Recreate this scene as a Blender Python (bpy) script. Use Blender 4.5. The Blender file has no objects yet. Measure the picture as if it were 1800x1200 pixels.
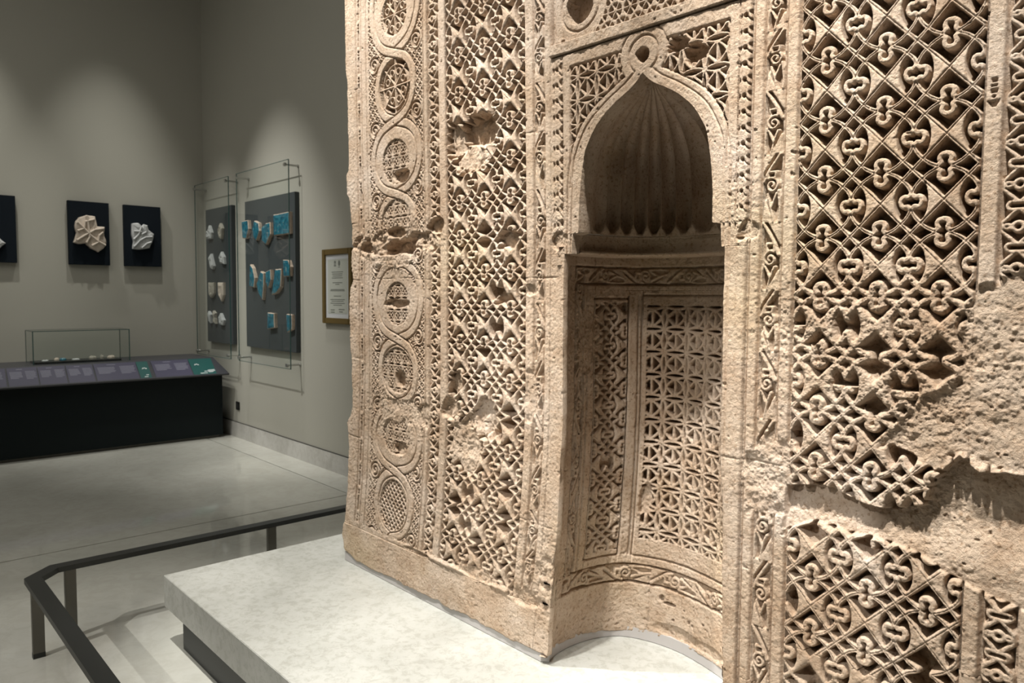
import bpy, bmesh, math, random
import numpy as np
from mathutils import Matrix, Vector

C = bpy.context.scene.collection
random.seed(4)

# ------------------------------------------------------------------ camera, world, lights, exposure
M = [(0.67158136, 0.74089769, 0.0070065), (0.05051908, -0.03635422, -0.99806122), (-0.73920654, 0.67063327, -0.06184429)]
cam_d = bpy.data.cameras.new('camera'); cam = bpy.data.objects.new('camera', cam_d); C.objects.link(cam)
cam_d.sensor_width = 36; cam_d.lens = 1323.65 / 1800 * 36; cam_d.clip_start = 0.05; cam_d.clip_end = 100
r, d, f = [Vector(v) for v in M]
mw = Matrix.Identity(4)
for i in range(3):
    mw[i][0] = r[i]; mw[i][1] = -d[i]; mw[i][2] = -f[i]
mw.translation = Vector((0, 0, 1.6)); cam.matrix_world = mw
cam_d.dof.use_dof = True; cam_d.dof.focus_distance = 2.0; cam_d.dof.aperture_fstop = 7.5
bpy.context.scene.camera = cam

w = bpy.data.worlds.new('gallery'); bpy.context.scene.world = w; w.use_nodes = True
w.node_tree.nodes['Background'].inputs[0].default_value = (0.9, 0.95, 1.0, 1); w.node_tree.nodes['Background'].inputs[1].default_value = 0.02

def spot(loc, target, power, angle, blend=0.5, size=0.05, col=(1, 0.97, 0.91)):
    l = bpy.data.lights.new('spot_lamp', 'SPOT'); o = bpy.data.objects.new('spot_lamp', l); C.objects.link(o)
    l.energy = power; l.spot_size = math.radians(angle); l.spot_blend = blend; l.shadow_soft_size = size; l.color = col
    o.location = loc; o.rotation_euler = (Vector(target) - Vector(loc)).to_track_quat('-Z', 'Y').to_euler()
    return o
def area(loc, target, power, sx, sy, col=(1, 0.96, 0.9)):
    l = bpy.data.lights.new('ceiling_panel', 'AREA'); o = bpy.data.objects.new('ceiling_panel', l); C.objects.link(o)
    l.shape = 'RECTANGLE'; l.size = sx; l.size_y = sy; l.energy = power; l.color = col
    o.location = loc; o.rotation_euler = (Vector(target) - Vector(loc)).to_track_quat('-Z', 'Y').to_euler()
    return o
# spots trained on the mihrab
spot((-3.1, 0.30, 5.5), (-2.75, 1.81, 1.3), 1500, 38, 0.7)
spot((-0.45, 0.35, 5.5), (-0.35, 1.81, 1.3), 1400, 36, 0.6)
spot((-1.50, 0.40, 5.6), (-1.48, 1.85, 1.0), 1250, 36, 0.7)
spot((-1.15, -3.5, 5.0), (-1.50, 2.0, 0.68), 800, 14.0, 0.12, 0.04)
spot((-2.6, -4.0, 5.0), (-3.8, 0.7, 0.0), 700, 17, 0.8, 0.03)
# spots on the far walls and the counter
spot((-7.9, 0.9, 6.0), (-9.09, 0.8, 0.9), 420, 42, 1.0, 0.06, (1, 0.98, 0.90))
spot((-7.9, 2.3, 6.0), (-9.09, 2.3, 0.9), 330, 38, 1.0, 0.06, (1, 0.98, 0.90))
spot((-7.1, 0.5, 6.0), (-7.1, 3.32, 1.4), 850, 34, 1.0, 0.05, (1, 0.98, 0.92))
spot((-8.3, 0.9, 6.0), (-8.5, 3.32, 1.2), 420, 28, 1.0, 0.05, (1, 0.98, 0.92))
spot((-7.0, 2.2, 6.0), (-7.5, 2.7, 0.0), 480, 32, 1.0, 0.1, (1, 0.98, 0.92))
spot((-6.0, 2.4, 6.0), (-6.1, 2.8, 0.0), 380, 24, 1.0, 0.1, (1, 0.98, 0.92))
# general ceiling light
area((-4.5, -2.0, 5.85), (-4.5, -2.0, 0), 150, 5, 5, (1, 0.97, 0.90))

vs = bpy.context.scene.view_settings
vs.view_transform = 'Standard'; vs.look = 'None'; vs.gamma = 1; vs.use_curve_mapping = False; vs.exposure = 0.0

# ------------------------------------------------------------------ helpers
def tag(o, label=None, cat=None, group=None, kind=None):
    if label: o['label'] = label
    if cat: o['category'] = cat
    if group: o['group'] = group
    if kind: o['kind'] = kind
    return o
def empty(name, loc=(0, 0, 0), rz=0):
    o = bpy.data.objects.new(name, None); C.objects.link(o); o.location = loc; o.rotation_euler = (0, 0, rz)
    return o
def link(name, me, mat, parent=None, loc=None):
    o = bpy.data.objects.new(name, me); C.objects.link(o)
    if mat is not None and not me.materials: me.materials.append(mat)
    if parent is not None: o.parent = parent
    if loc is not None: o.location = loc
    return o
def fin(bm, name):
    me = bpy.data.meshes.new(name); bmesh.ops.recalc_face_normals(bm, faces=bm.faces[:]); bm.to_mesh(me); bm.free(); return me
def bx(bm, x0, x1, y0, y1, z0, z1, bev=0.0):
    g = bmesh.ops.create_cube(bm, size=1)
    for v in g['verts']:
        v.co = Vector((x0 + (v.co.x + .5) * (x1 - x0), y0 + (v.co.y + .5) * (y1 - y0), z0 + (v.co.z + .5) * (z1 - z0)))
    if bev: bmesh.ops.bevel(bm, geom=list({e for v in g['verts'] for e in v.link_edges}), offset=bev, segments=2, affect='EDGES')
def box(name, x0, x1, y0, y1, z0, z1, mat, parent=None, bev=0.0, base=(0, 0, 0)):
    bm = bmesh.new(); bx(bm, x0 - base[0], x1 - base[0], y0 - base[1], y1 - base[1], z0 - base[2], z1 - base[2], bev)
    return link(name, fin(bm, name), mat, parent)
def tbox(name, x0, x1, y0, y1, z0, z1, mat, bev=0.0):
    """top level box with its origin at its own base"""
    b = ((x0 + x1) / 2, (y0 + y1) / 2, z0)
    o = box(name, x0, x1, y0, y1, z0, z1, mat, None, bev, b); o.location = b
    return o
def prism(bm, poly, to3, t0, t1):
    """extrude polygon; to3(a,b,t) maps to 3D"""
    a = [bm.verts.new(to3(p[0], p[1], t0)) for p in poly]; b = [bm.verts.new(to3(p[0], p[1], t1)) for p in poly]
    n = len(poly); bm.faces.new(a); bm.faces.new(b[::-1])
    for i in range(n): bm.faces.new((a[i], a[(i + 1) % n], b[(i + 1) % n], b[i]))
def cyl(bm, p0, p1, rad, seg=12):
    p0 = Vector(p0); p1 = Vector(p1); ax = (p1 - p0); L = ax.length
    g = bmesh.ops.create_cone(bm, cap_ends=True, segments=seg, radius1=rad, radius2=rad, depth=L)
    q = ax.to_track_quat('Z', 'Y').to_matrix().to_4x4(); q.translation = (p0 + p1) / 2
    for v in g['verts']: v.co = q @ v.co

# ------------------------------------------------------------------ materials
def nodes(name):
    m = bpy.data.materials.new(name); m.use_nodes = True; nt = m.node_tree
    return m, nt, nt.nodes['Principled BSDF']
def plain(name, col, rough=0.6, metal=0.0, spec=0.5, bump=0.0, bscale=60, var=0.0, vscale=3.0):
    m, nt, b = nodes(name); N = nt.nodes; L = nt.links
    b.inputs['Base Color'].default_value = (*col, 1); b.inputs['Roughness'].default_value = rough; b.inputs['Metallic'].default_value = metal
    b.inputs['Specular IOR Level'].default_value = spec
    g = N.new('ShaderNodeNewGeometry')
    if var:
        n = N.new('ShaderNodeTexNoise'); n.inputs['Scale'].default_value = vscale; n.inputs['Detail'].default_value = 6; L.new(g.outputs['Position'], n.inputs['Vector'])
        r = N.new('ShaderNodeValToRGB'); r.color_ramp.elements[0].position = .3; r.color_ramp.elements[1].position = .7
        r.color_ramp.elements[0].color = (*[c * (1 - var) for c in col], 1); r.color_ramp.elements[1].color = (*[min(1, c * (1 + var)) for c in col], 1)
        L.new(n.outputs['Fac'], r.inputs[0]); L.new(r.outputs[0], b.inputs['Base Color'])
    if bump:
        n = N.new('ShaderNodeTexNoise'); n.inputs['Scale'].default_value = bscale; n.inputs['Detail'].default_value = 4; L.new(g.outputs['Position'], n.inputs['Vector'])
        p = N.new('ShaderNodeBump'); p.inputs['Strength'].default_value = bump; p.inputs['Distance'].default_value = .003
        L.new(n.outputs['Fac'], p.inputs['Height']); L.new(p.outputs[0], b.inputs['Normal'])
    return m
def ramp(nt, src, stops):
    r = nt.nodes.new('ShaderNodeValToRGB'); e = r.color_ramp.elements
    while len(e) < len(stops): e.new(0.5)
    for k, (p, c) in enumerate(stops): e[k].position = p; e[k].color = (*c, 1)
    nt.links.new(src, r.inputs[0]); return r.outputs[0]
def noise(nt, pos, scale, detail=5, rough=.55, dist=0):
    n = nt.nodes.new('ShaderNodeTexNoise'); n.inputs['Scale'].default_value = scale; n.inputs['Detail'].default_value = detail
    n.inputs['Roughness'].default_value = rough; n.inputs['Distortion'].default_value = dist; nt.links.new(pos, n.inputs['Vector']); return n.outputs['Fac']
def mixc(nt, fac, a, b, mode='MIX'):
    x = nt.nodes.new('ShaderNodeMix'); x.data_type = 'RGBA'; x.blend_type = mode
    if isinstance(fac, float): x.inputs[0].default_value = fac
    else: nt.links.new(fac, x.inputs[0])
    for k, v in ((6, a), (7, b)):
        if isinstance(v, tuple): x.inputs[k].default_value = (*v, 1)
        else: nt.links.new(v, x.inputs[k])
    return x.outputs[2]
def stone_mat():
    m, nt, b = nodes('carved_limestone'); L = nt.links
    g = nt.nodes.new('ShaderNodeNewGeometry').outputs['Position']
    base = ramp(nt, noise(nt, g, 2.2, 6, .6), [(.30, (0.47, 0.350, 0.252)), (.5, (0.595, 0.470, 0.360)), (.72, (0.665, 0.555, 0.465))])
    blot = ramp(nt, noise(nt, g, 9, 6, .65), [(.35, (0.80, 0.74, 0.68)), (.62, (1, 1, 1))])
    c = mixc(nt, 1.0, base, blot, 'MULTIPLY')
    yel = ramp(nt, noise(nt, g, 1.3, 4, .5), [(.55, (0, 0, 0)), (.75, (.5, .5, .5))])
    c = mixc(nt, yel, c, (0.62, 0.50, 0.31))
    sp = ramp(nt, noise(nt, g, 95, 3, .6), [(.30, (0.62, 0.55, 0.48)), (.46, (1, 1, 1))])
    c = mixc(nt, 1.0, c, sp, 'MULTIPLY')
    L.new(c, b.inputs['Base Color']); b.inputs['Roughness'].default_value = .92; b.inputs['Specular IOR Level'].default_value = .15
    p = nt.nodes.new('ShaderNodeBump'); p.inputs['Strength'].default_value = 1.0; p.inputs['Distance'].default_value = .006
    L.new(noise(nt, g, 130, 5, .75), p.inputs['Height']); L.new(p.outputs[0], b.inputs['Normal'])
    return m
def marble(name, c0, c1, c2, rough, scale=3.0, vein=.88):
    m, nt, b = nodes(name); L = nt.links
    g = nt.nodes.new('ShaderNodeNewGeometry').outputs['Position']
    a = ramp(nt, noise(nt, g, scale, 8, .62, 0.6), [(.32, c0), (.52, c1), (.70, c2)])
    v = ramp(nt, noise(nt, g, scale * 7, 6, .7, 1.2), [(.40, (vein, vein - .01, vein - .02)), (.55, (1, 1, 1))])
    L.new(mixc(nt, 1.0, a, v, 'MULTIPLY'), b.inputs['Base Color'])
    b.inputs['Roughness'].default_value = rough
    return m
STONE = stone_mat()
FLOOR = marble('polished_marble', (.46, .46, .415), (.51, .508, .46), (.56, .557, .51), .05, 1.2, .935)
def slab_mat():
    m, nt, b = nodes('honed_marble'); L = nt.links; g = nt.nodes.new('ShaderNodeNewGeometry').outputs['Position']
    a_ = ramp(nt, noise(nt, g, 3.5, 6, .6, .5), [(.32, (.355, .357, .330)), (.68, (.43, .432, .405))])
    fl_ = ramp(nt, noise(nt, g, 30, 8, .75, .5), [(.42, (.82, .815, .79)), (.50, (.97, .97, .96)), (.60, (1.0, 1.0, 1.0))])
    L.new(mixc(nt, 1.0, a_, fl_, 'MULTIPLY'), b.inputs['Base Color']); b.inputs['Roughness'].default_value = .38; return m
SLAB = slab_mat()
SKIRT = marble('baseboard_stone', (.45, .44, .41), (.55, .54, .51), (.62, .61, .58), .3, 2.0)
PAINT = plain('wall_paint', (.40, .39, .34), .85, bump=.08, bscale=300, var=.02, vscale=.8)
WHITEB = plain('plaster_board_edge', (.62, .61, .58), .8)
CEIL = plain('ceiling_paint', (.25, .24, .22), .9)
DARK = plain('dark_metal', (.045, .047, .045), .42, .6, var=.06, vscale=6)
POST = plain('bronze_grey_post', (.15, .145, .125), .45, .5, var=.08)
BLACKM = plain('black_plinth', (.022, .024, .024), .5)
COUNTER = plain('counter_lacquer', (.004, .008, .009), .6, spec=.2)
TOP = plain('counter_top', (.035, .036, .043), .38)
PANEL = plain('label_panel_print', (.052, .05, .085), .36)
PANELT = plain('label_print_text', (.15, .15, .20), .4)
GREEN = plain('green_print', (.004, .065, .06), .4)
WHITE = plain('white_print', (.55, .6, .6), .5)
BOARDN = plain('navy_board', (.005, .009, .014), .9, spec=.2)
BOARDG = plain('charcoal_board', (.042, .050, .054), .75)
STUCCO = plain('carved_stucco', (.58, .50, .42), .9, bump=.5, bscale=40, var=.12, vscale=12)
STUCCOG = plain('grey_stucco', (.48, .49, .49), .9, bump=.5, bscale=40, var=.12, vscale=12)
CREAM = plain('cream_ceramic', (.42, .39, .33), .7, bump=.3, bscale=50, var=.15, vscale=30)
BODYC = plain('buff_ceramic_body', (.50, .40, .32), .9, bump=.4, bscale=60, var=.15, vscale=40)
def turq():
    m, nt, b = nodes('turquoise_glaze'); g = nt.nodes.new('ShaderNodeNewGeometry').outputs['Position']
    a_ = ramp(nt, noise(nt, g, 26, 5, .6), [(.35, (.006, .075, .12)), (.55, (.014, .15, .22)), (.7, (.04, .23, .29))])
    k = ramp(nt, noise(nt, g, 19, 6, .7, .8), [(.58, (0, 0, 0)), (.64, (.8, .8, .8))])
    nt.links.new(mixc(nt, k, a_, (.30, .34, .32)), b.inputs['Base Color']); b.inputs['Roughness'].default_value = .3; return m
TURQ = turq()
STEEL = plain('brushed_steel', (.5, .5, .48), .3, .95)
EDGE = plain('glass_edge_green', (.03, .08, .075), .15)
GOLD = plain('gilt_wood', (.17, .115, .035), .45, .3)
MAT_W = plain('mount_card', (.58, .60, .62), .8)
PAPER = plain('certificate_paper', (.47, .49, .44), .8)
INK = plain('print_ink', (.16, .17, .15), .7)
BLK = plain('black_plastic', (.008, .008, .008), .4)
GREYP = plain('grey_mount', (.42, .40, .39), .35)
def glass_mat():
    m = bpy.data.materials.new('clear_glass'); m.use_nodes = True; nt = m.node_tree; N = nt.nodes; N.clear(); L = nt.links
    o = N.new('ShaderNodeOutputMaterial'); mx = N.new('ShaderNodeMixShader'); t = N.new('ShaderNodeBsdfTransparent'); g = N.new('ShaderNodeBsdfGlossy'); f = N.new('ShaderNodeFresnel')
    t.inputs[0].default_value = (.98, .992, .988, 1); g.inputs['Roughness'].default_value = 0.0; f.inputs[0].default_value = 1.4
    gm = N.new('ShaderNodeNewGeometry'); sb_ = N.new('ShaderNodeMath'); sb_.operation = 'SUBTRACT'; sb_.inputs[0].default_value = 1; L.new(gm.outputs['Backfacing'], sb_.inputs[1]); ml = N.new('ShaderNodeMath'); ml.operation = 'MULTIPLY'; L.new(f.outputs[0], ml.inputs[0]); L.new(sb_.outputs[0], ml.inputs[1]); L.new(ml.outputs[0], mx.inputs[0]); L.new(t.outputs[0], mx.inputs[1]); L.new(g.outputs[0], mx.inputs[2]); L.new(mx.outputs[0], o.inputs[0])
    return m
GLASS = glass_mat()

# ------------------------------------------------------------------ room
XL, YB, ZC = -9.09, 3.32, 6.2
def slab_struct(name, x0, x1, y0, y1, z0, z1, mat):
    o = tbox(name, x0, x1, y0, y1, z0, z1, mat); o['kind'] = 'structure'; return o
jx, jy = -5.253, 3.03; g = .0045
fl = empty('floor'); fl['kind'] = 'structure'
def paver(x0, x1, y0, y1): box('floor_slab', x0 + g, x1 - g, y0 + g, y1 - g, -.03, 0, FLOOR, fl, .0008)
ys = [-6, -3.6, -1.2, 1.2, jy, YB + .15]
for a, b2 in ((XL - .15, jx), (jx, -1.4), (-1.4, 2.5), (2.5, 5.0)):
    paver(a, b2, -6.2, jy); paver(a, b2, jy, YB + .15)
box('floor_bed', XL - .2, 5.1, -6.3, YB + .2, -.2, -.0285, plain('grout', (.03, .03, .027), .9), fl)
slab_struct('wall_left', XL - .15, XL, -6.2, YB + .15, 0, ZC, PAINT)
slab_struct('wall_back', XL, 5, YB, YB + .15, 0, ZC, PAINT)
slab_struct('wall_right', 5, 5.15, -6.2, YB + .15, 0, ZC, PAINT)
slab_struct('wall_front', XL, 5, -6.35, -6.2, 0, ZC, PAINT)
slab_struct('ceiling', XL - .15, 5.15, -6.35, YB + .15, ZC, ZC + .1, CEIL)
slab_struct('baseboard_back', -9.09, 5, YB - .012, YB - .0005, 0, .165, SKIRT)
o = slab_struct('trim_1', -9.09, 5, YB - .008, YB - .0005, .1655, .174, plain('baseboard_joint', (.06, .058, .05), .8))  # solid dark strip marking the joint line along the top of the baseboard

# ------------------------------------------------------------------ plinth and barrier
pl = empty('display_plinth', (-1.7, 1.9, 0)); tag(pl, 'low plinth, thick cream marble slab on dark recessed base, under the carved stone wall', 'plinth')
pb = (-1.7, 1.9, 0)
box('marble_slab', -3.56, .75, 1.09, 2.75, .165, .31, SLAB, pl, .002, pb)
box('plinth_base', -3.43, .62, 1.128, 2.62, 0, .165, BLACKM, pl, 0, pb)
rb = empty('barrier_rail', (-3.8, .62, 0)); tag(rb, 'low dark grey metal barrier rail on flat posts, with a chamfered corner, around the plinth', 'barrier')
def railseg(pts_out, pts_in):
    bm = bmesh.new(); q = [pts_out[0], pts_out[1], pts_in[1], pts_in[0]]
    prism(bm, [(p[0] + 3.8, p[1] - .62) for p in q], lambda a, b, t: (a, b, t), .326, .35)
    link('top_rail', fin(bm, 'top_rail'), DARK, rb)
O = [(.9, .588), (-3.806, .588), (-3.92, .706), (-3.92, 2.95)]; I = [(.9, .65), (-3.777, .65), (-3.86, .73), (-3.86, 2.95)]
for k in range(3): railseg((O[k], O[k + 1]), (I[k], I[k + 1]))
def post(x, y, along_y):
    e = (.014, .023)
    bm = bmesh.new(); bx(bm, x - e[0] + 3.8, x + e[0] + 3.8, y - e[1] - .62, y + e[1] - .62, 0.004, .326, .0015)
    p = link('post', fin(bm, 'post'), POST, rb)
    bm = bmesh.new(); bx(bm, x - e[0] - .0006 + 3.8, x + e[0] + .0006 + 3.8, y - e[1] - .0006 - .62, y + e[1] + .0006 - .62, 0, .022)
    link('foot_sleeve', fin(bm, 'foot_sleeve'), DARK, p)
for x, y in ((-3.768, .628), (-3.885, .78), (-3.90, 1.76), (-3.90, 2.74), (-2.6, .62), (-1.4, .62), (-.2, .62), (.85, .62)): post(x, y, 1)

# ------------------------------------------------------------------ relief toolkit (numpy height fields in metres; 0 = face, negative = carved in)
Y0 = 1.81; CX = -1.428
def sstep(x): x = np.clip(x, 0, 1); return x * x * (3 - 2 * x)
def vnoise(x, y, seed):
    rg = np.random.default_rng(seed); T = rg.random((256, 256)) * 2 - 1
    xi = np.floor(x).astype(int); yi = np.floor(y).astype(int); fx = x - xi; fy = y - yi
    fx = fx * fx * (3 - 2 * fx); fy = fy * fy * (3 - 2 * fy); xi &= 255; yi &= 255; x1 = (xi + 1) & 255; y1 = (yi + 1) & 255
    return (T[xi, yi] * (1 - fx) + T[x1, yi] * fx) * (1 - fy) + (T[xi, y1] * (1 - fx) + T[x1, y1] * fx) * fy
def fbm(x, y, freq, octv, seed, gain=.55):
    s = 0; a = 1; t = 0
    for k in range(octv):
        s = s + a * vnoise(x * freq + 17.3 * k, y * freq + 9.1 * k, seed + k); t += a; a *= gain; freq *= 2.03
    return s / t
def seg(x, y, pts):
    d2 = np.full(np.shape(x), 9.0)
    for (ax, ay), (bx_, by_) in zip(pts[:-1], pts[1:]):
        dx, dy = bx_ - ax, by_ - ay; L = dx * dx + dy * dy + 1e-12
        t = np.clip(((x - ax) * dx + (y - ay) * dy) / L, 0, 1)
        d2 = np.minimum(d2, (x - ax - t * dx) ** 2 + (y - ay - t * dy) ** 2)
    return np.sqrt(d2)
def polysd(x, y, pts):
    ins = np.zeros(np.shape(x), bool); n = len(pts)
    for i in range(n):
        (ax, ay), (bx_, by_) = pts[i], pts[(i + 1) % n]
        c = (ay > y) != (by_ > y)
        with np.errstate(all='ignore'): ins ^= c & (x < (bx_ - ax) * (y - ay) / ((by_ - ay) or 1e-9) + ax)
    dd = seg(x, y, list(pts) + [pts[0]]); return np.where(ins, -dd, dd)
def smooth(pts, n=5):
    P = [np.array(p, float) for p in pts]; P = [2 * P[0] - P[1]] + P + [2 * P[-1] - P[-2]]; o = []
    for i in range(1, len(P) - 2):
        for k in range(n):
            t = k / n; o.append(.5 * ((2 * P[i]) + (-P[i - 1] + P[i + 1]) * t + (2 * P[i - 1] - 5 * P[i] + 4 * P[i + 1] - P[i + 2]) * t * t + (-P[i - 1] + 3 * P[i] - 3 * P[i + 1] + P[i + 2]) * t ** 3))
    o.append(P[-2]); return [tuple(p) for p in o]
def groove(dist, depth, wd): return -depth * np.exp(-(dist / wd) ** 2)
def pitline(x, x0, depth=.006, wd=.0028): return groove(np.abs(x - x0), depth * 2.5, wd * 1.15)
def fine(zz, vv, s0=0):
    p = smooth(list(zip(zz[s0:-1], vv[s0:-1])), 6); return list(zz[:s0]) + [a for a, b in p] + [zz[-1]], list(vv[:s0]) + [max(b, 0) for a, b in p] + [vv[-1]]
class Tile:
    def __init__(s, x0, x1, y0, y1, n, m, fn):
        s.b = (x0, x1, y0, y1); s.n = n; s.m = m
        X, Y = np.meshgrid(np.linspace(x0, x1, n), np.linspace(y0, y1, m), indexing='ij'); s.t = fn(X, Y)
    def __call__(s, x, y):
        x0, x1, y0, y1 = s.b
        a = np.clip((x - x0) / (x1 - x0), 0, 1) * (s.n - 1.001); b = np.clip((y - y0) / (y1 - y0), 0, 1) * (s.m - 1.001)
        i = a.astype(int); j = b.astype(int); a = a - i; b = b - j; T = s.t
        return (T[i, j] * (1 - a) + T[i + 1, j] * a) * (1 - b) + (T[i, j + 1] * (1 - a) + T[i + 1, j + 1] * a) * b
# ---- the big lattice: rhombic net of ribbons, crescents and knotted quatrefoils
LW, LP = .135, .142
kA = smooth([(.006, .122), (.030, .098), (.060, .070), (.108, .084), (.150, .058), (.168, 0)])
kB = smooth([(.124, .010), (.098, .036), (.072, .064), (.088, .118), (.082, .160), (.050, .192), (0, .204)])
arm = smooth([(.004, .13), (.04, .21), (.095, .285), (.16, .345), (.25, .42), (.385, .487)])
def q(ps): return [(a * LW, b * LP) for a, b in ps]
def lat_sd(X, Y):
    d = seg(X, Y, q([(.5, 0), (0, .5)])) - .0047
    d = np.minimum(d, seg(X, Y, q(arm)) - .0043)
    fx, fy = X / LW, Y / LP
    cr = np.maximum(np.maximum((fx + fy - .515) * .098, (1 - np.sqrt((fx / .262) ** 2 + (fy / .388) ** 2)) * .034), (.10 - fx) * LW)
    return np.minimum(d, cr)
def lat_k(X, Y):
    return np.minimum(seg(X, Y, q(kA)) - .0054, seg(X, Y, q([(.5 - a, .5 - b) for a, b in kB])) - .0058)
def lat_g(X, Y):
    return np.minimum(seg(X, Y, q([(.5, 0), (0, .5)])), seg(X, Y, q(arm)))
T_sd = Tile(0, .5 * LW, 0, .5 * LP, 150, 158, lat_sd); T_k = Tile(0, .5 * LW, 0, .5 * LP, 150, 158, lat_k); T_g = Tile(0, .5 * LW, 0, .5 * LP, 150, 158, lat_g)
LOST = np.random.default_rng(12).random((64, 64))
def lattice(cx, cy, D=.034, wear=0., thin=0.):
    """cx, cy = cell coordinates (1 = one repeat)"""
    fx = np.abs((cx + .5) % 1 - .5) * LW; fy = np.abs((cy + .5) % 1 - .5) * LP
    # knots lost to weathering, cell by cell
    isA = (fx / LW + fy / LP) < .5; ia = np.where(isA, np.round(cx), np.floor(cx) + 50).astype(int); ja = np.where(isA, np.round(cy), np.floor(cy) + 50).astype(int)
    rnd = LOST[ia & 63, ja & 63]; half = np.where(isA, np.round(cy) - cy, np.floor(cy) + .5 - cy)
    lost = (rnd < .62 * np.clip(wear * 1.25 - .2, 0, 1)) & ((half > -.01) | (rnd < .22))
    sd = np.minimum(T_sd(fx, fy), T_k(fx, fy) + np.where(lost, .02, 0)) - .0020 * wear + thin; gd = T_g(fx, fy)
    h = -D * sstep((sd + .0006) / (.0042 + .012 * wear)) - .0022 * sstep((sd + .0030) / .003) * (1 + wear)
    h += groove(gd, .0045, .0015) * np.clip(1 - 1.5 * wear, 0, 1) * (sd < -.002)
    return h
# ---- knot strip (slots and rings joined by crossing ribbons)
def knot_sd(X, Y):   # X in +-.032, Y in +-.045 (slot at 0, ring at +-.045)
    ax, ay = np.abs(X), np.abs(Y)
    d = np.abs(np.sqrt((np.maximum(ax - .012, 0)) ** 2 + Y ** 2) - .0085) - .0038
    rg = np.abs(np.sqrt(X ** 2 + (ay - .045) ** 2) - .0095) - .0040
    d = np.minimum(d, rg)
    d = np.minimum(d, seg(ax, ay, [(.004, .010), (.030, .037), (.034, .043)]) - .0036)
    d = np.minimum(d, seg(ax, ay, [(.011, .043), (.020, .040), (.034, .047)]) - .0036)
    return np.minimum(d, .0325 - ax)
T_kn = Tile(-.036, .036, -.045, .045, 120, 150, knot_sd)
def knots(x, ph, D=.022, wear=0.):
    y = ((ph + .5) % 1 - .5) * .09; sd = T_kn(x, y) - .002 * wear
    return -D * sstep((sd + .0006) / (.004 + .008 * wear)) - .0015 * sstep((sd + .002) / .002)
# ---- scroll strip: spiral, tear drop, little block, slanting stems
spi = [(.0195 * (1 - t * .82) * math.cos(-1.0 - t * 9.5), .0195 * (1 - t * .82) * math.sin(-1.0 - t * 9.5)) for t in np.linspace(0, 1, 26)]
def scroll_sd(X, Y):  # X +-.028, Y +-.08
    d = seg(X, Y, spi) - .0030
    d = np.minimum(d, seg(X, Y, [(-.009, -.019), (-.011, -.034), (.011, -.034), (.010, -.019)]) - .0028)
    d = np.minimum(d, seg(X, Y, [(.021, -.010), (.011, -.034), (-.022, -.08)]) - .0034)
    d = np.minimum(d, seg(X, Y, [(-.022, .08), (-.024, .05), (-.019, .014)]) - .0034)
    d = np.minimum(d, seg(X, Y, [(-.013, .019), (.001, .050), (.012, .020)]) - .0030)
    d = np.minimum(d, seg(X, Y, [(.001, .050), (-.006, .078)]) - .0024)
    return d
def scroll_leaf(X, Y):
    a = polysd(X, Y, [(.025, -.028), (.025, -.081), (-.010, -.081), (.012, -.050)])
    b = polysd(X, Y, [(.025, .081), (-.010, .081), (.010, .048), (.021, .026)])
    return np.minimum(a, b)
T_sc = Tile(-.03, .03, -.08, .08, 110, 280, scroll_sd); T_sl = Tile(-.03, .03, -.08, .08, 110, 280, scroll_leaf)
def scroll(x, ph, D=.016, wear=0.):
    wear = wear * .5; k = np.round(ph); y = (ph - k) * .16; xx = np.where(k % 2 == 0, x, -x)
    sd = T_sc(xx, y) - .0012 * wear; lf = T_sl(xx, y)
    hb = -D * sstep((lf + .002) / .004) - .0018
    return np.maximum(hb, -D * sstep((sd + .0008) / (.0035 + .004 * wear)))
# ---- rope strip
def rope_sd(X, Y):   # positive in the pierced places, period .044
    best = np.full(X.shape, 9.)
    for k in (-1, 0, 1):
        Yk = Y - k * .044
        best = np.minimum(best, np.hypot(X + .003, Yk) - .0058)
        best = np.minimum(best, polysd(X, Yk, [(.021, .017), (.008, .008), (.012, -.003), (.021, -.006)]) )
        best = np.minimum(best, polysd(X, Yk, [(-.021, -.012), (-.013, -.003), (-.014, .004), (-.021, .004)]))
        best = np.minimum(best, seg(X, Yk, [(.000, -.002), (.008, -.012), (.020, -.022)]) - .0013)
    return -best
T_rp = Tile(-.024, .024, -.022, .022, 90, 90, rope_sd)
def rope(x, ph, D=.020, wear=0.):
    y = ((ph + .5) % 1 - .5) * .044; sd = T_rp(x, y) - .001 * wear
    return -D * sstep((sd + .0006) / (.003 + .004 * wear)) - .002 * sstep((sd + .003) / .003)
# ---- star lattice
def star_sd(x, y, a, hw, b=None, bars=True, sag=.125):
    b = b or a; px = np.abs((x / a) % 1 - .5); qy = (y / b) % 1 - .5; py = np.abs(qy)
    d = np.minimum(np.abs(py - (.5 - sag * (1 - 4 * px * px))) * b, np.abs(px - (.5 - sag * .8 * (1 - 4 * py * py))) * a)
    rr = (px ** 1.18 + py ** 1.18) ** (1 / 1.18); d = np.minimum(d, np.abs(rr - (.5 - sag)) * (a + b) / 2 * .8)
    if bars: d = np.minimum(d, np.hypot(px * a, np.maximum(py - .36, 0) * b))
    else: d = np.minimum(d, np.abs(px * a - py * b) * .7071)
    return d - hw
def hexw(x, y, a, hw):     # spoked wheels on a triangular grid, solid between them
    best = np.full(x.shape, -9.); r0 = a * .43
    for oy in (0, 1):
        yy = y - oy * a * .866; xx = x - oy * a * .5
        cx = ((xx / a + .5) % 1 - .5) * a; cy = ((yy / (a * 1.732) + .5) % 1 - .5) * a * 1.732
        rr = np.hypot(cx, cy); th = (np.arctan2(cy, cx) + math.pi / 6) % (math.pi / 3) - math.pi / 6
        best = np.maximum(best, np.minimum(r0 - rr, np.where(rr < r0, np.abs(rr * np.sin(th)) - hw, -9.)))
    return best
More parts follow.
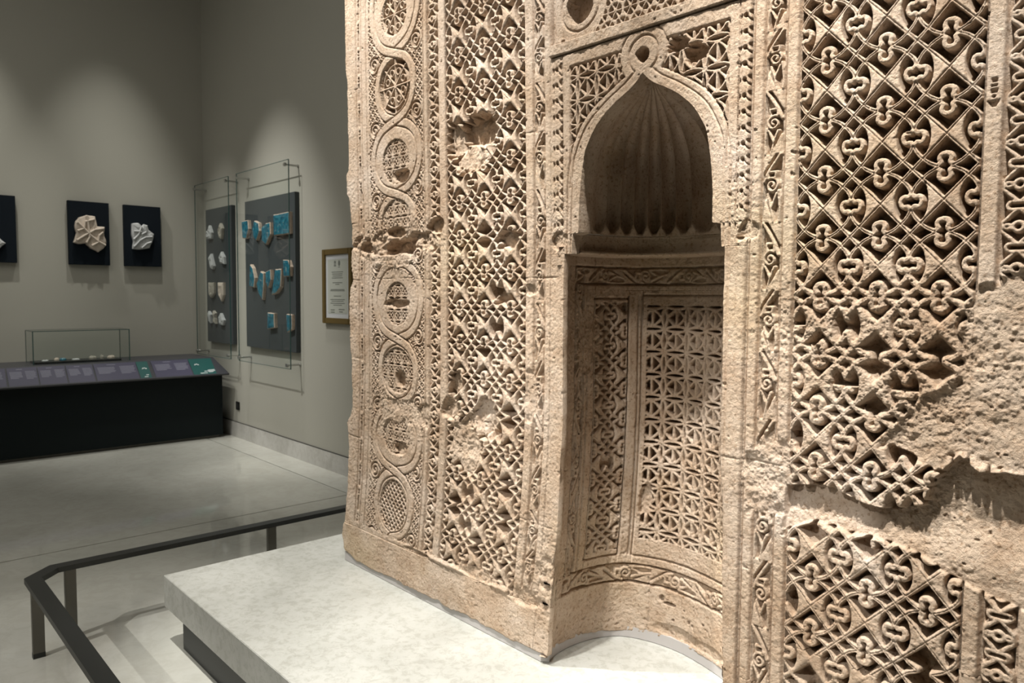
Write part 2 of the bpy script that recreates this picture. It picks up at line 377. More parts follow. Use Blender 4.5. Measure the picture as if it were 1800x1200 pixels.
# ---- weathering
def wavy_blob(u, z, cu, cz, ru, rz, seed):
    rr = np.hypot((u - cu) / ru, (z - cz) / rz)
    return rr + .62 * fbm(u, z, 14, 4, seed)
BLOBS = [(-2.19, 2.205, .085, .062, -.052, .010), (-2.24, 2.115, .10, .045, -.020, .010), (-2.32, 2.20, .05, .06, -.030, .01),
         (-2.78, 1.815, .36, .050, -.012, .024), (-2.70, 1.79, .085, .040, -.055, .020), (-2.74, 1.865, .07, .022, -.034, .02), (-2.99, 1.81, .05, .025, -.030, .02),
         (-2.80, 1.745, .20, .025, .000, .010), (-2.46, 1.88, .05, .03, -.026, .008),
         (-2.26, 1.03, .105, .115, -.010, .010), (-2.15, 1.14, .075, .07, -.024, .014), (-2.36, 1.15, .05, .05, -.020, .012), (-2.33, 1.25, .03, .04, -.025, .012),
         (-2.73, 1.10, .17, .055, -.006, .007), (-2.72, 1.24, .035, .035, -.030, .010), (-2.70, .93, .05, .03, -.018, .008), (-2.53, 1.10, .04, .05, -.010, .008),
         (-2.03, 1.80, .05, .03, -.030, .01), (-2.06, 1.60, .035, .04, -.034, .012), (-2.74, 1.56, .09, .022, -.026, .006), (-2.70, 2.10, .06, .025, -.032, .010),
         (-1.78, .64, .035, .07, -.007, .009), (-1.84, .52, .08, .035, -.008, .010), (-2.15, .53, .14, .022, -.006, .010), (-2.52, .51, .10, .012, -.004, .006),
         (-1.00, 1.12, .07, .11, -.007, .007), (-1.90, 1.25, .035, .09, -.006, .006), (-1.235, 2.275, .035, .025, -.045, .006), (-1.305, 2.312, .03, .018, -.04, .006),
         (-1.43, 2.31, .022, .020, -.05, .004), (-1.90, 1.62, .04, .02, -.010, .006),
         (-1.76, 1.78, .035, .03, -.010, .008), (-1.07, 1.77, .035, .035, -.008, .007)]
ROUGHP = [(-.548, 1.57), (-.523, 1.63), (-.45, 1.655), (.40, 1.66), (.40, 1.22), (-.424, 1.237), (-.507, 1.232), (-.545, 1.26), (-.592, 1.205), (-.645, 1.242), (-.715, 1.25), (-.70, 1.29), (-.672, 1.325), (-.602, 1.385), (-.555, 1.42)]
PLAST = [(-.943, 1.115), (-.86, 1.136), (-.742, 1.112), (-.689, 1.106), (-.615, 1.13), (-.592, 1.195), (-.545, 1.255), (-.507, 1.228), (-.424, 1.232), (.40, 1.20), (.40, .93), (-.412, .955), (-.475, .965), (-.529, .980), (-.636, 1.022), (-.712, 1.030), (-.779, 1.028), (-.865, 1.040), (-.943, 1.005)]
WEARC = [(-.75, 1.46, .34, .24, .95), (-.75, 1.12, .34, .30, .45), (-.7, .75, .5, .3, .25), (-2.15, 1.66, .33, .30, .35), (-2.15, 1.2, .33, .4, .5), (-2.15, .7, .33, .35, .45), (-2.75, 1.83, .35, .18, .8), (-2.75, 1.1, .35, .16, .7), (-2.75, .62, .45, .3, .3), (-1.86, 1.3, .12, .5, .4), (-1.86, .6, .2, .3, .6), (-1.0, 1.1, .12, .18, .55), (-1.0, .6, .1, .6, .15), (-1.77, 1.85, .06, .1, .6), (-1.08, 1.85, .06, .12, .5), (-3.1, 1.2, .1, 1.2, .5)]
def wearf(u, z):
    w_ = np.zeros(u.shape)
    for cu, cz, ru, rz, a in WEARC: w_ = np.maximum(w_, a * sstep(1.35 - np.hypot((u - cu) / ru, (z - cz) / rz)))
    return np.clip(w_ * (1 + .5 * fbm(u, z, 9, 3, 71)), 0, 1)
def weather(u, z, h, wear):
    for k, (cu, cz, ru, rz, lev, amp) in enumerate(BLOBS):
        if u.max() < cu - 1.6 * ru or u.min() > cu + 1.6 * ru or z.max() < cz - 1.6 * rz or z.min() > cz + 1.6 * rz: continue
        m = sstep((1.12 - wavy_blob(u, z, cu, cz, ru, rz, 100 + 7 * k)) / .24)
        h = h * (1 - m) + (lev + amp * fbm(u, z, 26, 4, 300 + k)) * m
    if u.max() > -.96:
        nz = .014 * fbm(u, z, 16, 4, 41)
        sd = polysd(u, z, ROUGHP) + nz; m = sstep((.006 - sd) / .016)
        hr = -.009 + .009 * fbm(u, z, 7, 5, 43, .58) + .0025 * fbm(u, z, 60, 3, 44)
        h = h * (1 - m) + np.maximum(hr, -.02) * m
        sd = polysd(u, z, PLAST) + nz * .6; m = sstep((.003 - sd) / .006)
        hp = -.040 + .030 * sstep((1.13 - z) / .13 + .15 * (u + .7)) + .006 * fbm(u, z, 7, 5, 47, .6) + .0016 * fbm(u, z, 80, 3, 48)
        h = h * (1 - m) + hp * m
    # block joints
    for (ju0, ju1, jz) in ((-3.2, -2.45, 1.665), (-3.2, -2.50, 1.925), (-1.94, -1.86, 2.16), (-1.94, -1.75, 1.66), (-1.14, -1.0, 1.655), (-1.14, -.94, 1.16), (-3.2, -2.96, 1.30), (-3.2, -2.96, .93), (-1.95, -1.75, .80), (-1.14, -1.06, .80)):
        jj = jz + .008 * fbm(u, z * 0, 6, 3, int(jz * 1000))
        mm = sstep((u - ju0) / .02) * sstep((ju1 - u) / .03) * np.clip(.6 + 1.3 * fbm(u, z * 0, 11, 2, int(jz * 900)), 0, 1); h = h + mm * groove(np.abs(z - jj), .0045, .0022)
    pit = fbm(u, z, 55, 2, 91); h = h - .004 * sstep((pit - .68) / .1)
    h = h + (.0016 + .0034 * wear) * fbm(u, z, 95, 3, 5, .7) + (.0015 + .0025 * wear) * fbm(u, z, 11, 3, 15)
    return h

# ---- medallion chain
MZ = [2.78, 2.48, 2.163, 1.905, 1.558, 1.27, .983, .67]; MC = -2.735
MR = [(.095, .092), (.112, .112), (.100, .094), (.105, .10), (.092, .093), (.114, .100), (.105, .085), (.104, .116)]
XZ = [3.03, 2.617, 2.335, 2.025, 1.745, 1.405, 1.125, .825, .522]
big = [k % 2 == 0 for k in range(8)]
def strand(s):
    p = [(0, XZ[0])]
    for k in range(8):
        top, bot = XZ[k], XZ[k + 1]; zc = MZ[k] if k else 2.79; ro = .177 if big[k] else .136
        hh = (top - bot) / 2; zc = (top + bot) / 2; sg = s if k % 2 == 0 else -s
        for t in (-.82, -.5, 0, .5, .82): p.append((sg * ro * math.sqrt(1 - t * t) * (1.0 if abs(t) < .8 else .93), zc - t * hh))
        p.append((0, bot))
    return [(a + MC, b) for a, b in smooth(p, 4)]
S1, S2 = strand(-1), strand(1)
def medal(u, z, wear):
    x = u - MC
    k = np.clip(np.searchsorted(-np.array(XZ), -z) - 1, 0, 7)
    mz = np.array([(XZ[i] + XZ[i + 1]) / 2 if i not in (0,) else 2.78 for i in range(8)]); mz = np.array(MZ); rx = np.array([a for a, b in MR])[k]; rz = np.array([b for a, b in MR])[k]
    rr = np.hypot(x / rx, (z - mz[k]) / rz); bg = np.array(big)[k]
    d1 = seg(u, z, S1); d2 = seg(u, z, S2); hw = .0195
    # spandrels: fine pierced scrollwork
    zc = np.array(XZ)[np.clip(np.abs(z[..., None] - np.array(XZ)).argmin(-1), 0, 8)]
    sx = np.abs(x) - .158; sy = z - zc - np.where(x > 0, .02, -.02)
    ang = np.arctan2(sy, sx); rad = np.hypot(sx, sy)
    spir = np.abs(((rad / .019 - ang / (2 * math.pi)) + .5) % 1 - .5) * .019 - .0036
    gx = (np.abs(x) + z) / .034; gy = (np.abs(x) - z) / .034
    net = np.minimum(np.abs((gx + .5) % 1 - .5), np.abs((gy + .5) % 1 - .5)) * .024 - .0030
    net = np.minimum(net, np.hypot((gx % 1) - .5, (gy % 1) - .5) * .024 - .0035)
    sp = np.where(rad < .044, spir, net)
    edge = .205 - np.abs(x)
    h = -.024 * sstep((sp + .0001) / (.0038 + .004 * wear))
    h = np.where(edge < .004, -.001, h)
    # big medallions keep a plain ring between strand and rosette
    inside_big = bg & (rr >= 1) & (np.hypot(x / .160, (z - mz[k]) / np.minimum(.150, rz * 1.62)) < 1)
    plate = (np.minimum(d1, d2) > hw) & (rr >= 1) & (np.abs(x) < .165) & (np.hypot(x / .15, (z - mz[k]) / (rz * 1.45)) < 1)
    h = np.where(inside_big | plate, -.0012, h)
    band = np.minimum(d1, d2) < hw
    h = np.where(band, 0, h)
    h = h + groove(np.abs(d1 - hw), .010, .0027)
    h = h + groove(np.abs(d2 - hw), .010, .0027) * (d1 > hw)
    # rosettes
    a = .052
    st = star_sd(x + a * .5, z - mz[k] + .026, a, .0026, bars=False); ro = np.hypot(x, z - mz[k])
    th = np.arctan2(z - mz[k], x)
    pet = np.abs((th / (math.pi / 4) + .5) % 1 - .5) * (math.pi / 4) * ro - .0034
    loop = np.abs(np.hypot(ro - .062, ((th / (math.pi / 4)) % 1 - .5) * (math.pi / 4) * ro) - .014) - .0030
    ros = np.minimum(np.minimum(pet, loop), np.abs(ro - .090) - .003)
    diag = np.minimum(np.abs(((x + z) / .030 + .5) % 1 - .5), np.abs(((x - z) / .030 + .5) % 1 - .5)) * .021 - .0032
    sd = np.where((k == 1) | (k == 0), ros, np.where(k == 7, diag, st))
    hh = -.048 * sstep((sd + .0006) / (.0042 + .006 * wear)) - .006
    h = np.where(rr < 1, hh, h)
    return h
def slots(x, z):
    ph = (z / .118) % 1
    a = np.hypot(x, np.maximum(np.abs(ph - .42) - .27, 0) * .118) - .0062
    b = np.hypot(x, (np.abs((ph + .5 - .88) % 1 - .5) - .055) * .118) - .0058
    return -.022 * sstep((.0008 - np.minimum(a, b)) / .003)
LZ = [3.02, 2.583, 2.433, 2.287, 1.48, 1.347, .832, .70, .30]; LN = [-3, 0, 1, 2, 8, 9, 13, 14, 17.1]
SLZ = [3.0, 2.534, 2.403, 2.068, 1.851, 1.668, 1.274, .882, .634, .40]; SLN = [-3, 0, 1, 3, 4, 5, 7, 9.2, 11, 12.5]
SRZ = [3.0, 2.343, 2.207, 2.044, 1.887, 1.696, 1.54, 1.373, .993, .811, .626, .3]; SRN = [-4, 0, 1, 2, 3, 4, 5, 6, 8, 9, 10, 12]
def interp(z, zs, ns): return np.interp(-z, [-a for a in zs], ns)
def bandprof(u, a, b, dep=.005): return pitline(u, a, dep) + pitline(u, b, dep)
def front(u, z):
    wear = wearf(u, z); h = np.zeros(u.shape)
    # ---- left wing
    m = u < -2.955
    if m.any(): h = np.where(m, pitline(u, -3.043) + pitline(u, -3.000) + pitline(u, -2.957, .004) + np.where(np.abs(u + 3.022) < .014, slots(u + 3.022, z + .02) - .002, 0) * (z > .53), h)
    m = (u >= -2.957) & (u < -2.527)
    if m.any():
        md = medal(u, z, wear); h = np.where(m, np.where(z > .524, md, 0), h)
    m = (u >= -2.527) & (u < -2.375)
    if m.any():
        ph = (2.539 - z) / .0985; k = knots(u + 2.462, ph, wear=wear)
        h = np.where(m, np.where(np.abs(u + 2.462) < .034, k, 0) + bandprof(u, -2.527, -2.497) + bandprof(u, -2.427, -2.378), h)
    m = (u >= -2.375) & (u < -1.932)
    if m.any(): h = np.where(m, lattice((u + 2.375) / .1465, interp(z, LZ, LN), .052, wear, .0012), h)
    m = (u >= -1.932) & (u < -1.80)
    if m.any():
        sc = scroll(u + 1.858, interp(z, SLZ, SLN), wear=wear)
        h = np.where(m, np.where(np.abs(u + 1.858) < .022, sc, 0) + bandprof(u, -1.930, -1.884) + bandprof(u, -1.833, -1.800), h)
    # ---- centre
    m = (u >= -1.80) & (u < -1.07)
    if m.any():
        hc = np.zeros(u.shape)
        rl = (np.abs(u + 1.771) < .020) & (z < 2.372) & (z > 1.775); hc = np.where(rl, rope(u + 1.771, (z - 2.189) / .051, wear=wear), hc)
        rr = (np.abs(u + 1.0885) < .020) & (z < 2.362) & (z > 1.80); hc = np.where(rr, rope(u + 1.0885, (z - 2.295) / .0415, wear=wear), hc)
        # arch frame
        zz = ([1.7, 1.85, 1.96, 2.06, 2.128, 2.185, 2.228, 2.26, 2.285, 2.31]); ex = np.interp(z, *fine(zz, [.302, .302, .300, .285, .253, .200, .130, .072, .040, .02]))
        mg = np.interp(z, *fine([1.7, 1.84, 2.0, 2.06, 2.14, 2.2, 2.245, 2.285, 2.30], [.284, .284, .277, .264, .216, .139, .060, .014, 0.]))
        x = u - CX; ax = np.abs(x); rk = np.hypot(x, z - 2.313)
        insp = (ax < .288) & (z < 2.338) & (z > 1.95) & (ax > ex) & (rk > .088)
        lat = star_sd(x + .02, z - 2.30, .078, .0032, bars=True)
        # distance to spandrel frame
        hsp = -.034 * sstep((lat + .0006) / .004)
        hc = np.where(insp, hsp, hc)
        fr = (z > 1.9) & (z < 2.40)
        hc = hc + np.where((z < 2.338) & (z > 1.95) & (rk > .085), groove(np.abs(ax - .288), .006, .003), 0) + np.where((ax < .29) & (rk > .086), groove(np.abs(z - 2.339), .006, .003), 0)
        slope = np.clip(1 - (z - 2.05) / .5, .6, 1)
        hc = hc + np.where((z < 2.29) & (rk > .085), groove(np.abs(ax - ex) * slope, .006, .0032), 0)
        hc = hc + np.where((z < 2.30) & (z > 1.735), groove(np.abs(ax - mg) * slope * .8, .0045, .0024), 0)
        hc = np.where((rk < .086) & (z > 2.27), 0, hc) + groove(np.abs(rk - .086), .005, .003) * (z > 2.26) + groove(np.abs(rk - .054), .006, .003) * (z > 2.27)
        hc = hc - .016 * ((np.abs(ax - .3205) < .002) & (z < 2.385) & (z > 1.78))
        hc = hc + groove(np.abs(z - 2.386), .010, .0035) * (z < 2.5)
        # top panel
        tp = (z > 2.388) & (z < 2.424 + .004 * fbm(u, z, 20, 3, 77)); hc = np.where(tp, .006 + .004 * fbm(u, z, 18, 4, 78), hc)
        up = z >= 2.424
        wh = hexw(u + 1.592, z - 2.472 + .005, .0565, .0026)
        hw_ = -.022 * sstep((wh + .0006) / .0035); rg = np.hypot((u + 1.682), (z - 2.525))
        hu = np.where((rg < .112), -.004, hw_); hu = np.where(u < -1.757, -.004, hu)
        hu = hu + groove(np.abs(rg - .078), .006, .003); hu = np.where(rg < .055 + .004 * fbm(u, z, 20, 2, 80), -.06, hu)
        hu = hu + groove(np.abs(u + 1.795), .014, .006)
        hu = np.where(u > -1.14, -.003, hu)
        hc = np.where(up, hu - .004, hc)
        h = np.where(m, hc + pitline(u, -1.072, .007, .003), h)
    # ---- right
    m = (u >= -1.07) & (u < -.935)
    if m.any():
        sc = scroll(u + 1.0045, interp(z, SRZ, SRN), wear=wear * .6)
        h = np.where(m, np.where(np.abs(u + 1.0045) < .0255, sc, 0) + bandprof(u, -1.066, -1.0335, .006) + bandprof(u, -.975, -.939, .006), h)
    m = (u >= -.935) & (u < -.531)
    if m.any(): h = np.where(m, lattice((u + .935) / .135, (2.241 - z) / .142, .056 - .020 * wear, wear), h)
    m = (u >= -.531) & (u < -.355)
    if m.any():
        ph = (2.049 - z) / .0862
        k = knots(u + .456, ph, wear=wear)
        sy = z - 2.02; mk = np.minimum.reduce([np.maximum(np.abs(u + .510) - .005, np.abs(z - 2.052) - .004), np.maximum(np.abs(u + .510) - .006, np.abs(z - 2.041) - .002), np.maximum(np.abs(u + .510) - .0065, np.abs(z - 2.030) - .004), np.hypot(u + .510, z - 2.019) - .003, np.maximum(np.abs(u + .510) * 1.2 + (2.000 - z) * .7 - .007, np.abs(z - 2.004) - .007)])
        h = np.where(m, np.where(np.abs(u + .456) < .033, k, 0) + bandprof(u, -.529, -.490, .007) + bandprof(u, -.422, -.385) - .008 * sstep((.001 - mk) / .002), h)
    m = u >= -.355
    if m.any():
        v = -2.855 - u
        md = np.where((v > -2.957) & (v < -2.527), np.where(z > .524, medal(v, z, wear), 0), 0)
        h = np.where(m, md + pitline(v, -2.527) + pitline(v, -2.957) + pitline(v, -3.0), h)
    # plain base course
    h = np.where((z < .522) & (u < -1.95), 0, h)
    h = np.where((z < .50 - .02 * np.clip((u + 1.95) / .2, 0, 1)) & (u < -1.7), .004 * fbm(u, z, 8, 3, 3) + .002, h)
    h = h + np.where(u < -1.95, .007 * np.exp(-((z - .512 - .004 * fbm(u, z, 15, 2, 8)) / .009) ** 2) * sstep((u + 2.9) / .5), 0)
    h = weather(u, z, h, wear)
    return np.where((u > -1.87) & (u < -1.73) & (z < 1.735), np.maximum(h, -.0175), h)

DZ = [.3, .5, .73, .95, 1.2, 1.85, 2.3, 2.7, 3]; DS = [-.08, -.06, -.03, -.012, 0, 0, -.012, -.02, -.02]
def warp(u, z): return u + np.interp(z, DZ, DS) * np.clip((CX + .008 - u) / .4, 0, 1)

mih = empty('carved_stone_niche_wall', (-1.43, 1.85, .31)); tag(mih, 'tall weathered stone prayer niche wall carved with openwork lattice, medallions and fluted hood', 'mihrab')
MB = np.array((-1.43, 1.85, .31))
NTRI = [0]
def gridmesh(name, P, parent=mih, mat=STONE, base=MB):
    n, m_, _ = P.shape; me = bpy.data.meshes.new(name); V = (P - base).reshape(-1, 3).astype(np.float32)
    me.vertices.add(n * m_); me.vertices.foreach_set('co', V.ravel())
    i = np.arange(n - 1)[:, None] * m_ + np.arange(m_ - 1)[None, :]
    F = np.stack([i, i + m_, i + m_ + 1, i + 1], -1).reshape(-1, 4).astype(np.int32); nf = len(F); NTRI[0] += 2 * nf
    me.loops.add(nf * 4); me.loops.foreach_set('vertex_index', F.ravel())
    me.polygons.add(nf); me.polygons.foreach_set('loop_start', np.arange(0, nf * 4, 4, dtype=np.int32)); me.polygons.foreach_set('loop_total', np.full(nf, 4, np.int32))
    me.polygons.foreach_set('use_smooth', np.ones(nf, bool)); me.update(calc_edges=True); me.validate()
    return link(name, me, mat, parent)
def skirted(U, Z, H, depth=.09, rag=None):
    X = warp(U, Z); P = np.stack([X, Y0 - H, Z], -1)
    P = np.pad(P, ((1, 1), (1, 1), (0, 0)), mode='edge')
    for sl in (np.s_[0, :], np.s_[-1, :], np.s_[:, 0], np.s_[:, -1]): P[sl + (slice(1, 2),)] = Y0 + depth
    return P
def relief(name, u0, u1, z0, z1, du, dz=None, depth=.09, left=None, right=None, bottom=None, fn=front):
    """height field part; left/right(z) and bottom(u) may replace straight edges"""
    dz = dz or du; zs = np.linspace(z0, z1, max(3, int(round((z1 - z0) / dz)) + 1)); n = max(3, int(round((u1 - u0) / du)) + 1); t = np.linspace(0, 1, n)
    L = left(zs) if left else np.full(zs.shape, u0); R = right(zs) if right else np.full(zs.shape, u1)
    U = L[None, :] + t[:, None] * (R - L)[None, :]; Z = np.broadcast_to(zs[None, :], U.shape).copy()
    if bottom is not None:
        b = bottom(U[:, 0]); Z = b[:, None] + (Z - z0) * (z1 - b[:, None]) / (z1 - z0)
    return gridmesh(name, skirted(U, Z, fn(U, Z), depth))

edgez = [.31, .345, .42, .50, .665, .78, .86, .94, .985, 1.03, 1.07, 1.3, 1.48, 1.62, 1.66, 1.75, 1.83, 1.905, 2.04, 2.06, 2.08, 2.15, 2.17, 2.40, 2.585, 2.62, 2.80, 2.95, 3.0]
edgeu = [-3.10, -3.125, -3.145, -3.128, -3.120, -3.13, -3.128, -3.140, -3.150, -3.115, -3.100, -3.120, -3.135, -3.125, -3.098, -3.110, -3.105, -3.098, -3.122, -3.148, -3.146, -3.137, -3.120, -3.120, -3.123, -3.135, -3.132, -3.133, -3.133]
def ledge(z): return np.interp(z, edgez, edgeu) + .007 * fbm(z, z * 0 + 3.3, 14, 4, 12)
def bot(u): return np.clip(.342 + .020 * fbm(u, u * 0 + 1.7, 8, 5, 33, .65) + np.where(u < -3.0, .03 * (-3.0 - u) / .13, 0), .326, .40)
# plain outer border with ragged outer edge, bead border
relief('plain_border', -3.12, -3.045, .50, 3.0, .004, .0035, .26, left=ledge)
relief('bead_border', -3.045, -2.955, .50, 3.0, .0030, .0030)
for k in range(8):
    relief('medallion', -2.955, -2.527, XZ[k + 1] if k < 7 else .50, XZ[k] if k else 3.0, .0030, .0028)
relief('knotwork_border', -2.527, -2.375, .50, 3.0, .0031, .0028)
relief('lattice_panel', -2.375, -1.932, .50, 2.80, .0029, .0027)
relief('scroll_border', -1.932, -1.80, .50, 2.70, .0028, .0027)
relief('base_course', -3.12, -1.80, .335, .50, .006, .0035, .26, left=ledge, bottom=bot)
arrL = lambda z: np.interp(z, [.3, 3], [-1.74, -1.74]) + .004 * fbm(z, z * 0, 8, 3, 61) * np.clip((1.76 - z) * 10, .1, 1) - .010 * np.exp(-((z - .66) / .08) ** 2)
arrR = lambda z: np.interp(z, [.31, .53, 1.2, 1.735], [-1.100, -1.109, -1.135, -1.138]) + .0015 * fbm(z, z * 0, 20, 3, 62)
relief('niche_jamb', -1.80, -1.74, .335, 1.735, .0030, .0030, .02, right=arrL, bottom=bot, fn=lambda u, z: np.maximum(front(u, z), -.015))
relief('niche_jamb', -1.138, -1.07, .33, 1.735, .0025, .0026, .02, left=arrR)
HZ = [1.735, 1.80, 1.802, 1.92, 2.04, 2.085, 2.126, 2.155, 2.182, 2.205, 2.222, 2.24, 2.258, 3.0]; HW = [.280, .276, .250, .246, .228, .210, .182, .152, .116, .075, .042, .018, 0., 0.]
HZ, HW = fine(HZ, HW, 2)
def hwid(z): return np.interp(z, HZ, HW)
relief('arch_surround', -1.80, CX, 1.735, 2.386, .0026, .0025, .056, right=lambda z: CX - hwid(z))
relief('arch_surround', CX, -1.07, 1.735, 2.386, .0022, .0022, .056, left=lambda z: CX + hwid(z))
relief('upper_panel', -1.80, -1.07, 2.386, 2.62, .0026, .0026)
relief('scroll_border', -1.07, -.935, .56, 2.42, .0019, .0022)
relief('lattice_panel', -.935, -.531, .70, 2.34, .0017, .0018)
relief('knotwork_border', -.531, -.40, .78, 2.28, .0020, .0022)
# the same wall beyond the picture frame, coarser
relief('lower_margin', -1.07, -.935, .33, .56, .004)
relief('lower_margin', -.935, -.531, .33, .70, .004)
relief('lower_margin', -.531, -.40, .33, .78, .007)
relief('upper_margin', -1.80, -1.07, 2.62, 3.0, .008)
relief('upper_margin', -1.07, -.935, 2.42, 3.0, .005)
relief('upper_margin', -.935, -.531, 2.34, 3.0, .004)
relief('upper_margin', -.531, -.40, 2.28, 3.0, .004)
relief('right_wing', -.40, .28, .33, 3.0, .0052, None, .26)
relief('upper_margin', -2.375, -1.80, 2.80, 3.0, .008)
box('stone_core', -3.085, -1.93, 1.892, 2.075, .41, 3.0, STONE, mih, 0, MB)
box('stone_core', -1.06, .27, 1.892, 2.075, .34, 3.0, STONE, mih, 0, MB)
box('stone_core', -1.86, -1.0, 1.875, 2.5, 2.29, 3.0, STONE, mih, 0, MB)
# ------------------------------------------------------------------ niche interior wall
NC = np.array([(-1.742, 1.812), (-1.765, 1.87), (-1.777, 1.95), (-1.775, 2.03), (-1.757, 2.115), (-1.715, 2.185), (-1.635, 2.226), (-1.535, 2.238), (-1.426, 2.214), (-1.327, 2.179), (-1.23, 2.12), (-1.16, 2.03), (-1.12, 1.92), (-1.115, 1.812)])
NCs = np.array(smooth([tuple(p) for p in NC], 8)); NS = np.r_[0, np.cumsum(np.hypot(*np.diff(NCs, axis=0).T))]
SC0 = 1.256 / NS[-1]
def niche_h(s, z):
    h = np.zeros(s.shape); wear = .25 + .5 * sstep(1 - np.abs(z - 1.35) / .5) * (s < .42)
    # star lattice panel
    pz0, pz1 = .700, 1.565
    mk = (s > .418) & (z > pz0) & (z < pz1)
    sd = star_sd(s - .568, z - 1.48, .0875, .0040, b=.083)
    ww = np.clip(.25 + .5 * fbm(s, z, 7, 3, 21), 0, 1)
    h = np.where(mk, -.042 * sstep((sd - .0010 * ww + .0006) / (.004 + .005 * ww)) - .002, h)
    # narrow interlace panel
    mk = (s > .208) & (s < .345) & (z > .655) & (z < 1.575)
    cx = (s - .2765) / .128; cy = (z - 1.527) / .1075
    h = np.where(mk, lattice(cx, cy, .020, np.full(s.shape, .35)) - .001, h)
    # incised frames
    for s0 in (.202, .350, .387, .399): h = h + np.where((z > .634) & (z < 1.60), groove(np.abs(s - s0), .012, .0032), 0)
    h = h + np.where(s > .40, groove(np.abs(z - 1.602), .010, .0032), 0) + np.where((s > .202) & (s < .35), groove(np.abs(z - .634), .012, .0032) + groove(np.abs(z - 1.590), .010, .0032), 0) + np.where(s > .399, groove(np.abs(z - .632), .012, .0032), 0)
    h = h + np.where((s > .147) & (z > .60), 0, 0)
    # scroll frieze: left upright, top and bottom
    zt0, zt1, zb0, zb1 = 1.640, 1.700, .528, .598
    L = (s > .094) & (s < .146) & (z > zb1) & (z < zt1)
    h = np.where(L, scroll((s - .120) * 1.05, (z - .60) / .205, .011, np.full(s.shape, .3)), h)
    B = (s > .094) & (z > zb0) & (z < zb1); h = np.where(B, scroll((z - .563) * .78, (s - .213) / .172, .010, np.full(s.shape, .2)), h)
    T_ = (s > .094) & (z > zt0) & (z < zt1); h = np.where(T_, scroll((z - 1.670) * .85, (s - .25) / .16, .009, np.full(s.shape, .3)), h)
    for s0 in (.094, .146): h = h + np.where((z > zb0) & (z < zt1), groove(np.abs(s - s0), .014, .0032), 0)
    for z0 in (zt1, zb0): h = h + np.where(s > .094, groove(np.abs(z - z0), .014, .0032), 0)
    for z0 in (zt0, zb1): h = h + np.where(s > .146, groove(np.abs(z - z0), .012, .0032), 0)
    h = h + np.where((s > .146) & (s < .19) & (z > zb1) & (z < zt0), groove(np.abs(s - .165), .008, .0032), 0)
    # cracks, holes, losses
    jz = 1.53 + .01 * fbm(s, z, 6, 2, 4)
    cr = .47 + .015 * fbm(z, s * 0, 9, 3, 66); h = h + np.where(z < .56, groove(np.abs(s - cr), .006, .0018), 0)
    for a, b, rr_, rz in ((.545, .475, .022, .006), (.515, .49, .008, .012), (.62, .435, .006, .007), (.635, .43, .004, .004), (.68, .455, .0045, .0045), (.56, .42, .004, .004), (.60, .47, .003, .003)):
        h = h - .018 * sstep((1.1 - np.hypot((s - a) / rr_, (z - b) / rz)) / .3)
    m = sstep((1.1 - wavy_blob(s, z, .62, .375, .20, .022, 55)) / .3); h = h * (1 - m) + (-.008 + .006 * fbm(s, z, 30, 4, 57)) * m
    m = sstep((1.1 - wavy_blob(s, z, .435, .86, .028, .06, 58)) / .3); h = h * (1 - m) + (-.020 + .008 * fbm(s, z, 30, 4, 59)) * m
    m = sstep((1.1 - wavy_blob(s, z, .17, 1.45, .06, .12, 62)) / .3) * .8; h = h * (1 - m) + (-.006 + .006 * fbm(s, z, 30, 4, 63)) * m
    m = sstep((1.1 - wavy_blob(s, z, .02, .56, .030, .10, 64)) / .3); h = h * (1 - m) + (-.012 + .016 * fbm(s, z, 24, 4, 65)) * m
    h = h + .0030 * fbm(s, z, 95, 3, 6, .7) + .003 * fbm(s, z, 9, 3, 16) - .004 * sstep((fbm(s, z, 50, 2, 92) - .6) / .1)
    return h
def niche_part(name, s0, s1, z0, z1, ds, dz, bot_=None):
    zs = np.linspace(z0, z1, int((z1 - z0) / dz) + 2); ss = np.linspace(s0, s1, int((s1 - s0) / ds) + 2)
    S, Z = np.meshgrid(ss, zs, indexing='ij')
    if bot_: b = .340 + .010 * fbm(ss, ss * 0, 8, 4, 35); Z = b[:, None] + (Z - z0) * (z1 - b[:, None]) / (z1 - z0)
    H = niche_h(S, Z); sr = S / SC0
    X = np.interp(sr, NS, NCs[:, 0]); Y = np.interp(sr, NS, NCs[:, 1])
    e = .004; tx = np.interp(sr + e, NS, NCs[:, 0]) - np.interp(sr - e, NS, NCs[:, 0]); ty = np.interp(sr + e, NS, NCs[:, 1]) - np.interp(sr - e, NS, NCs[:, 1])
    L_ = np.hypot(tx, ty); nx, ny = ty / L_, -tx / L_     # towards the opening
    fade = np.clip(S / .02, 0, 1); H = H * fade
    X2 = X + nx * H; Y2 = Y + ny * H
    Pn = np.stack([warp(X2, Z), Y2, Z], -1)
    Pn = np.pad(Pn, ((1, 1), (1, 1), (0, 0)), mode='edge')
    nn = np.pad(np.stack([nx, ny], -1), ((1, 1), (1, 1), (0, 0)), mode='edge')
    for sl in ((np.s_[:, 0]), (np.s_[:, -1])): Pn[sl][..., :2] -= nn[sl] * .03
    return gridmesh(name, Pn)
niche_part('niche_base', 0, 1.256, .335, .5283, .0032, .0032, True)
niche_part('scroll_frieze', .0, .90, .5283, .6015, .0026, .0022)
niche_part('niche_side', 0, .200, .6015, 1.70, .0024, .0028)
niche_part('interlace_panel', .200, .3505, .6015, 1.62, .0022, .0024)
niche_part('plain_mullion', .3505, .4025, .6015, 1.62, .0030, .0030)
niche_part('star_lattice_panel', .4025, .90, .6015, 1.62, .0024, .0024)
niche_part('upper_frieze', .200, .90, 1.62, 1.76, .0030, .0026)
niche_part('niche_side', 0, .200, 1.70, 1.76, .0050, .0050)
niche_part('niche_side', .90, 1.256, .5283, 1.76, .008, .008)

